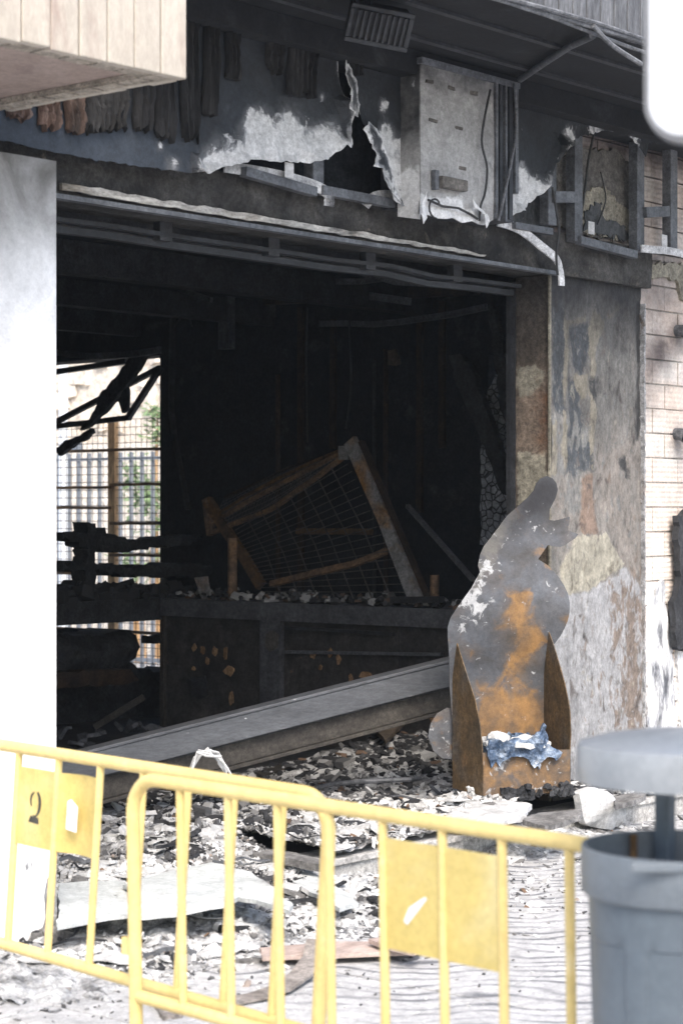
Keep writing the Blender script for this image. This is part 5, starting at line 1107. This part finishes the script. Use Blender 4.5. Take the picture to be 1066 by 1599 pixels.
for k in range(26):
    a = random.uniform(95, 255); b = random.uniform(1128, 1190); q = P(a, b, z=FL+.05); s = random.uniform(.08, .25)
    tag(MB().chip(q, s, s*.5, .03).obj('grey_shard', M['steel']), 'grey shard on the black floor behind the white pillar', 'shard', 'grey shards on the dark floor')

# ================================================================== BARRIERS
def barrier(pA, pB, L, bars, zt_, zb_, lean, label, plates, t_off, name='barrier'):
    ax = (pB-pA); ax.z = 0; ax.normalize(); nrm = Vector((ax.y, -ax.x, 0))
    o0 = pA + ax*t_off + nrm*(lean*zt_); o0.z = 0
    t_ = thing(name, label, 'barrier', o0+ax*(L/2), 'yellow crowd barriers')
    def B(t, z, o=0): return o0+ax*t+Vector((0, 0, z))-nrm*(lean*z-o)*1.0 if True else None
    r = .0240; cr = .13
    pts = [B(0, 0.02)]; pts += [B(0, zt_-cr-.1*k) for k in (3, 2, 1)]
    for k in range(9): a = math.pi/2*k/8; pts.append(B(cr-cr*math.cos(a), zt_-cr+cr*math.sin(a)))
    for k in range(1, 8): pts.append(B(cr+(L-2*cr)*k/8, zt_))
    for k in range(9): a = math.pi/2*k/8; pts.append(B(L-cr+cr*math.sin(a), zt_-cr+cr*math.cos(a)))
    pts += [B(L, zt_-cr-.1*k) for k in (1, 2, 3)]; pts.append(B(L, .02))
    MB().tube(pts, r, 14).obj('frame', M['yellow'], t_)
    MB().tube([B(.0215, zb_), B(L*.5, zb_), B(L-.0215, zb_)], r*.95, 14).obj('bottom_rail', M['yellow'], t_)
    for t in bars: MB().tube([B(t, zb_+.015), B(t, zt_-.015)], .0150, 10).obj('bar', M['yellow'], t_)
    for t in (.0, L):
        mb = MB().tube([B(t, .02)-nrm*.3, B(t, .02)-nrm*.05, B(t, .03), B(t, .02)+nrm*.05, B(t, .02)+nrm*.3], .018, 10); mb.obj('foot', M['yellow'], t_)
    MB().box(Vector((-.012, -.03, -.03)), Vector((.012, .03, .03)), Matrix.Translation(B(-.03, zt_-.6))).obj('hook', M['yellow'], t_)
    objs = []
    for (ta, tb, za, zb2, bow, mk) in plates:
        mb = MB(); n = 12; vs = []
        for i in range(n+1):
            s = i/n; o = bow*math.sin(math.pi*s)
            for zz in (za, zb2):
                for th in (.0, .003): vs.append(B(ta+(tb-ta)*s, zz, .0+o+th))
        fs = []
        for i in range(n):
            b0 = i*4; fs += [(b0, b0+4, b0+6, b0+2), (b0+1, b0+3, b0+7, b0+5), (b0, b0+1, b0+5, b0+4), (b0+2, b0+6, b0+7, b0+3)]
        fs += [(0, 2, 3, 1), (n*4, n*4+1, n*4+3, n*4+2)]
        mb.add(vs, fs); mb.sm = True
        po = mb.obj('plate', M['yellow_plate'], t_)
        if mk: mk(po, B, ta, tb, za, zb2)
    return t_
def flat(po, B, polys, name, m, off):
    mb = MB()
    for poly in polys:
        mb.patch(poly, lambda s, t, o: B(s, t, off+o), .0015, .5, fill=False, seg=1)
    mb.obj(name, M[m], po)
def stencil(po, B, ta, tb, za, zb2):
    cx, cz = ta+(tb-ta)*.52, (za+zb2)/2+.004
    def stroke(a0, a1, rx, rz, w0, w1, ox, oz, n=14):
        o_, i_ = [], []
        for q in range(n+1):
            f = q/n; a = math.radians(a0+(a1-a0)*f); w_ = (w0+(w1-w0)*f)*(.35+.65*math.sin(math.pi*min(1, .12+f*.9)))
            o_.append((cx+ox+(rx+w_)*math.cos(a), cz+oz+(rz+w_*.6)*math.sin(a))); i_.append((cx+ox+(rx-w_*.1)*math.cos(a), cz+oz+(rz-w_*.1)*math.sin(a)))
        return o_+i_[::-1]
    left = stroke(112, 215, .027, .034, .010, .012, .0, .022, 9)
    right = stroke(68, -112, .026, .046, .020, .012, .0, .012)
    foot = [(cx-.040, cz-.060), (cx-.026, cz-.036), (cx+.028, cz-.040), (cx+.032, cz-.064)]
    flat(po, B, [left, right, foot], 'stencil_mark', 'stencil', PLO)
def sticker(po, B, ta, tb, za, zb2):
    cx, cz = ta+(tb-ta)*.42, (za+zb2)/2+.0
    flat(po, B, [[(cx-.035, cz-.055), (cx+.035, cz-.06), (cx+.035, cz+.035), (cx-.01, cz+.06), (cx-.033, cz+.052)]], 'sticker', 'sticker', PLO*2.2)
def slash(po, B, ta, tb, za, zb2):
    cx, cz = ta+(tb-ta)*.6, (za+zb2)/2-.04
    flat(po, B, [[(cx-.055, cz-.035), (cx-.04, cz-.045), (cx+.045, cz+.045), (cx+.035, cz+.05), (cx-.03, cz+.01)]], 'sticker', 'sticker', PLO)
PLO = .005
ZT, ZB = 1.07, .30
def rail_pt(px, py): return P(px, py, z=ZT)
f0, f1 = rail_pt(207, 1213), rail_pt(905, 1318)
def bar_ts(o, ax, pxs):
    res = []
    nn = Vector((ax.y, -ax.x, 0))
    for px in pxs:
        r_ = ray(px, 1250); t = (o-CAM).dot(nn)/r_.dot(nn); q = CAM+r_*t; res.append((q-o).dot(ax))
    return res
axf = (f1-f0); axf.z = 0; axf.normalize()
barF = bar_ts(f0, axf, (281, 356, 433, 513, 597, 690, 783, 888)); Lf = barF[-1]+barF[0]
barrier(f0, f1, Lf, barF, ZT, ZB, -.02, 'front yellow steel barrier overlapping the other, its right end behind the bin', [(barF[4], barF[5]-.012, .66, 1.0, 0, slash), (barF[5]+.012, barF[6], .66, 1.0, 0, None)], 0)
b0, b1 = rail_pt(0, 1163), rail_pt(490, 1240)
axb = (b1-b0).normalized()
rp = rail_pt(512, 1243); tR = (rp-b0).dot(axb)
axb.z = 0; axb.normalize()
barB = bar_ts(b0, axb, (-38, 31, 93, 158, 225, 295, 367, 443)); tR = bar_ts(b0, axb, (516,))[0]
tL = barB[0]-(tR-barB[-1]); Lb = tR-tL; barB = [t-tL for t in barB]
barrier(b0, b1, Lb, barB, ZT, ZB, .07, 'rear yellow steel barrier with a stencilled 2 on its plate', [(barB[1], barB[2]-.012, .70, 1.0, 0, stencil), (barB[2]+.012, barB[3], .70, 1.0, -.03, sticker)], tL)

# ================================================================== BIN
bd = 5.4
bc = P(1070, 1320, d=bd); br = 163/FPX*bd
M['bin'] = mat('scuffed_plastic', [(.085, .105, .124), (.098, .119, .138)], 3, .5, .06, 120, spec=.4, over=[((.115, .137, .155), 4, .6, .8), ((.19, .2, .21), 26, .71, .76), ((.07, .082, .095), 3, .62, .8)], grain=0.12)
BN = thing('litter_bin', 'grey plastic litter bin with a lid on posts in front of the barriers', 'bin', (bc.x, bc.y, 0))
zr = bc.z
c0 = Vector((bc.x, bc.y, 0))
n = 96
mb = MB(); mb.sm = True
prof = [(.80, .12), (.83, .2), (.835, .24), (.90, zr-.2), (.905, zr-.17), (.93, zr-.125), (.955, zr-.122)]
vs = []; fs = []
zs = [.12, .16, .22, .235, zr-.245, zr-.23, zr-.19, zr-.15, zr-.125]
for j, z in enumerate(zs):
    for k in range(n):
        a = 2*math.pi*k/n; rr = br*(.82+.12*(z/zr))
        if 3 <= j <= 4 and (k % 16) in range(3, 14): rr -= .016
        vs.append(c0+Vector((rr*math.cos(a), rr*math.sin(a), z)))
for j in range(len(zs)-1):
    for k in range(n): fs.append((j*n+k, j*n+(k+1) % n, (j+1)*n+(k+1) % n, (j+1)*n+k))
fs.append(tuple(range(n-1, -1, -1)))
mb.add(vs, fs).obj('body', M['bin'], BN)
MB().lathe([(br*.925, zr-.126), (br*.985, zr-.12), (br, zr-.11), (br, zr-.012), (br*.99, zr), (br*.955, zr), (br*.945, zr-.02), (br*.93, zr-.12)], c0, 96, cap=False).obj('rim', M['bin_rim'], BN)
MB().lathe([(br*.91, zr-.121), (br*.88, zr-.5), (br*.85, zr-.8), (.01, zr-.8)], c0, 64, cap=False).obj('liner', M['bin'], BN)
mb = MB()
for s in (-1, 1):
    q = c0+F*0+R*(s*br*.0)
zl = P(1070, 1212, d=bd).z
for s, nm in ((-1, 'post'), (1, 'post')):
    p = c0+R*(s*.0+.0)+F*(s*br*.86)+R*(-.018 if s > 0 else .16)
    MB().box(Vector((p.x-.022, p.y-.022, .1)), Vector((p.x+.022, p.y+.022, zl+.02))).obj('post', M['bin'], BN, bevel=.006)
ltop = P(1070, 1165, d=bd).z
MB().lathe([(br*.955, zl-.01), (br*1.03, zl-.012), (br*1.035, zl), (br*1.035, zl+.075), (br*1.02, zl+.085), (br*.8, zl+.102), (br*.4, zl+.118), (.004, zl+.122)], c0, 96, cap=False).obj('lid', M['bin_lid'], BN)
MB().lathe([(br*.95, zl-.0), (.004, zl+.01)], c0, 64, cap=False).obj('lid_underside', M['bin'], BN)
q = c0-F*(br*.985)-R*.09
MB().box(Vector((-.09, -.008, -.012)), Vector((.09, .012, .012)), Matrix.Translation(Vector((q.x, q.y, zr-.012))) @ Matrix.Rotation(-math.atan2(F.x, F.y), 4, 'Z')).obj('highlight_bar', M['bin_rim'], BN, bevel=.004)  # bar added on the rim to stand in for its slight highlight
q = c0+F*(br*.80)-R*.105
MB().tube([Vector((q.x, q.y, zr-.3)), Vector((q.x, q.y, zr-.005))], .01, 8).obj('hinge_pin', M['rust_bar'], BN)

# ================================================================== STREET SIGN
sd_ = 4.6
SG = thing('street_sign', 'white rounded street sign panel with grey rim at the top right', 'sign', P(1150, 1500, d=sd_)*Vector((1, 1, 0)) if False else Vector((P(1230, 800, d=sd_).x, P(1230, 800, d=sd_).y, 0)))
so0 = P(1005, 222, d=sd_); sr = (R*.97-F*.24); sn = (F*.97+R*.24)
def rrect(w_, h_, r_, ins=0):
    pts = []
    for (cx, cz, a0) in ((w_-r_, r_, -90), (w_-r_, h_-r_, 0), (r_, h_-r_, 90), (r_, r_, 180)):
        for k in range(9): a = math.radians(a0+90*k/8); pts.append((cx+(r_-ins)*math.cos(a), cz+(r_-ins)*math.sin(a)))
    return pts
sg = lambda dq: (lambda s, t, o: so0+sr*s+Vector((0, 0, t))+sn*(dq-o))
MB().patch(rrect(.62, 1.0, .085), sg(.0), .06, 1, fill=False, seg=1).obj('casing', M['sign_grey'], SG)
MB().patch(rrect(.62, 1.0, .085, .012), sg(-.004), .004, 1, fill=False, seg=1).obj('rim', M['sign_rim'], SG)
MB().patch(rrect(.62, 1.0, .085, .026), sg(-.008), .004, 1, fill=False, seg=1).obj('face', M['sign_white'], SG)
pc = so0+sr*.31+sn*.075+Vector((0, 0, 0))
sp = P(1230, 800, d=sd_)
MB().tube([Vector((pc.x+.0, pc.y, 0)), Vector((pc.x, pc.y, so0.z+.9))], .04, 16).obj('post', M['sign_grey'], SG)

# ================================================================== BEYOND THE SIDE OPENING
tag(MB().box((14.2, 6.0, -.01), (14.5, 30, 3.0)).wobble(.03, 1).obj('garden_wall', M['wall_beige']), 'pale wall across the side street seen through the grille', 'wall')
SWl = thing('stone_wall', 'rough pale stone retaining wall seen through the side opening', 'wall', (15.2, 12, 0))
MB().box((15.2, 6, -.01), (15.8, 32, 7)).obj('wall_core', M['stone'], SWl)
for k in range(150):
    y = random.uniform(11.5, 18.5); z = random.uniform(2.7, 5.2); s = random.uniform(.2, .45)
    MB().chip((15.18, y, z), .12, s, s*.7, rot=Matrix.Rotation(random.uniform(-.2, .2), 3, 'X')).obj('stone', M['stone'], SWl)
FN = thing('bar_fence', 'grey vertical bar fence standing behind the grille', 'fence', (11.6, 10, 0))
y = 9.0; zf = P(200, 706, x=11.6).z
while y < 15:
    MB().box((11.58, y, 0), (11.62, y+.036, zf)).obj('bar', M['fence_grey'], FN); y += .19
MB().box((11.565, 8.9, zf-.1), (11.578, 15, zf-.06)).obj('rail', M['fence_grey'], FN); MB().box((11.565, 8.9, .15), (11.578, 15, .2)).obj('rail', M['fence_grey'], FN)
q = P(99, 700, x=11.2)
DP = thing('downpipe', 'pale blue white downpipe seen through the left of the grille', 'pipe', (q.x, q.y, 0))
MB().tube([(q.x, q.y, -.005), (q.x, q.y, 4.6)], .06, 12).obj('pipe', M['pipe_white'], DP); q2 = P(119, 699, x=11.2)
MB().box((q.x-.02, q2.y-.06, P(119, 704, x=11.2).z), (q.x+.06, q.y, P(119, 694, x=11.2).z+.02)).obj('clip', M['fence_grey'], DP)
def shrub(pts, x, nm, lb):
    t_ = thing(nm, lb, 'shrub', (x, P(*pts[0][:2], x=x).y, 0)); mb = MB(); stem = MB()
    for (px, py, r, n_) in pts:
        c = P(px, py, x=x); stem.tube([(x+.05, c.y, 0), (x+.02, c.y+.05, c.z*.6), (x, c.y, c.z)], [.03, .02, .008], 6)
        for k in range(n_):
            d = Vector((random.gauss(0, .6), random.gauss(0, .6), random.gauss(0, .6)))*r; p = c+d; s = random.uniform(.035, .075)
            a = Vector((random.gauss(0, 1), random.gauss(0, 1), random.gauss(0, 1))).normalized(); b = a.orthogonal().normalized()
            mb.add([p-a*s, p+b*s*.4, p+a*s, p-b*s*.4], [(0, 1, 2, 3)])
    mb.obj('crown', M['leaf'], t_); stem.obj('stem', M['tan_wood'], t_)
shrub([(208, 742, .2, 200), (222, 770, .24, 260), (238, 795, .24, 260), (215, 880, .3, 200)], 12.9, 'shrub', 'green shrub growing between the bar fence and the pale wall')
shrub([(246, 645, .14, 110), (244, 678, .14, 110)], 13.2, 'shrub', 'small green plant high beside the stone wall')

# ================================================================== ADDED HAZE
hz = bpy.data.materials.new('veil_haze'); hz.use_nodes = True; hz.node_tree.nodes.clear()
ho = hz.node_tree.nodes.new('ShaderNodeOutputMaterial'); hv = hz.node_tree.nodes.new('ShaderNodeVolumePrincipled')
hv.inputs['Color'].default_value = (.86, .94, 1, 1); hv.inputs['Density'].default_value = .0008; hv.inputs['Anisotropy'].default_value = .2
hz.node_tree.links.new(hv.outputs[0], ho.inputs['Volume'])
tag(MB().box((-72, -72, -1.3), (72, 72, 7.6)).obj('haze', hz), kind='stuff')  # thin haze box added to lift the blacks, imitating a lens veil
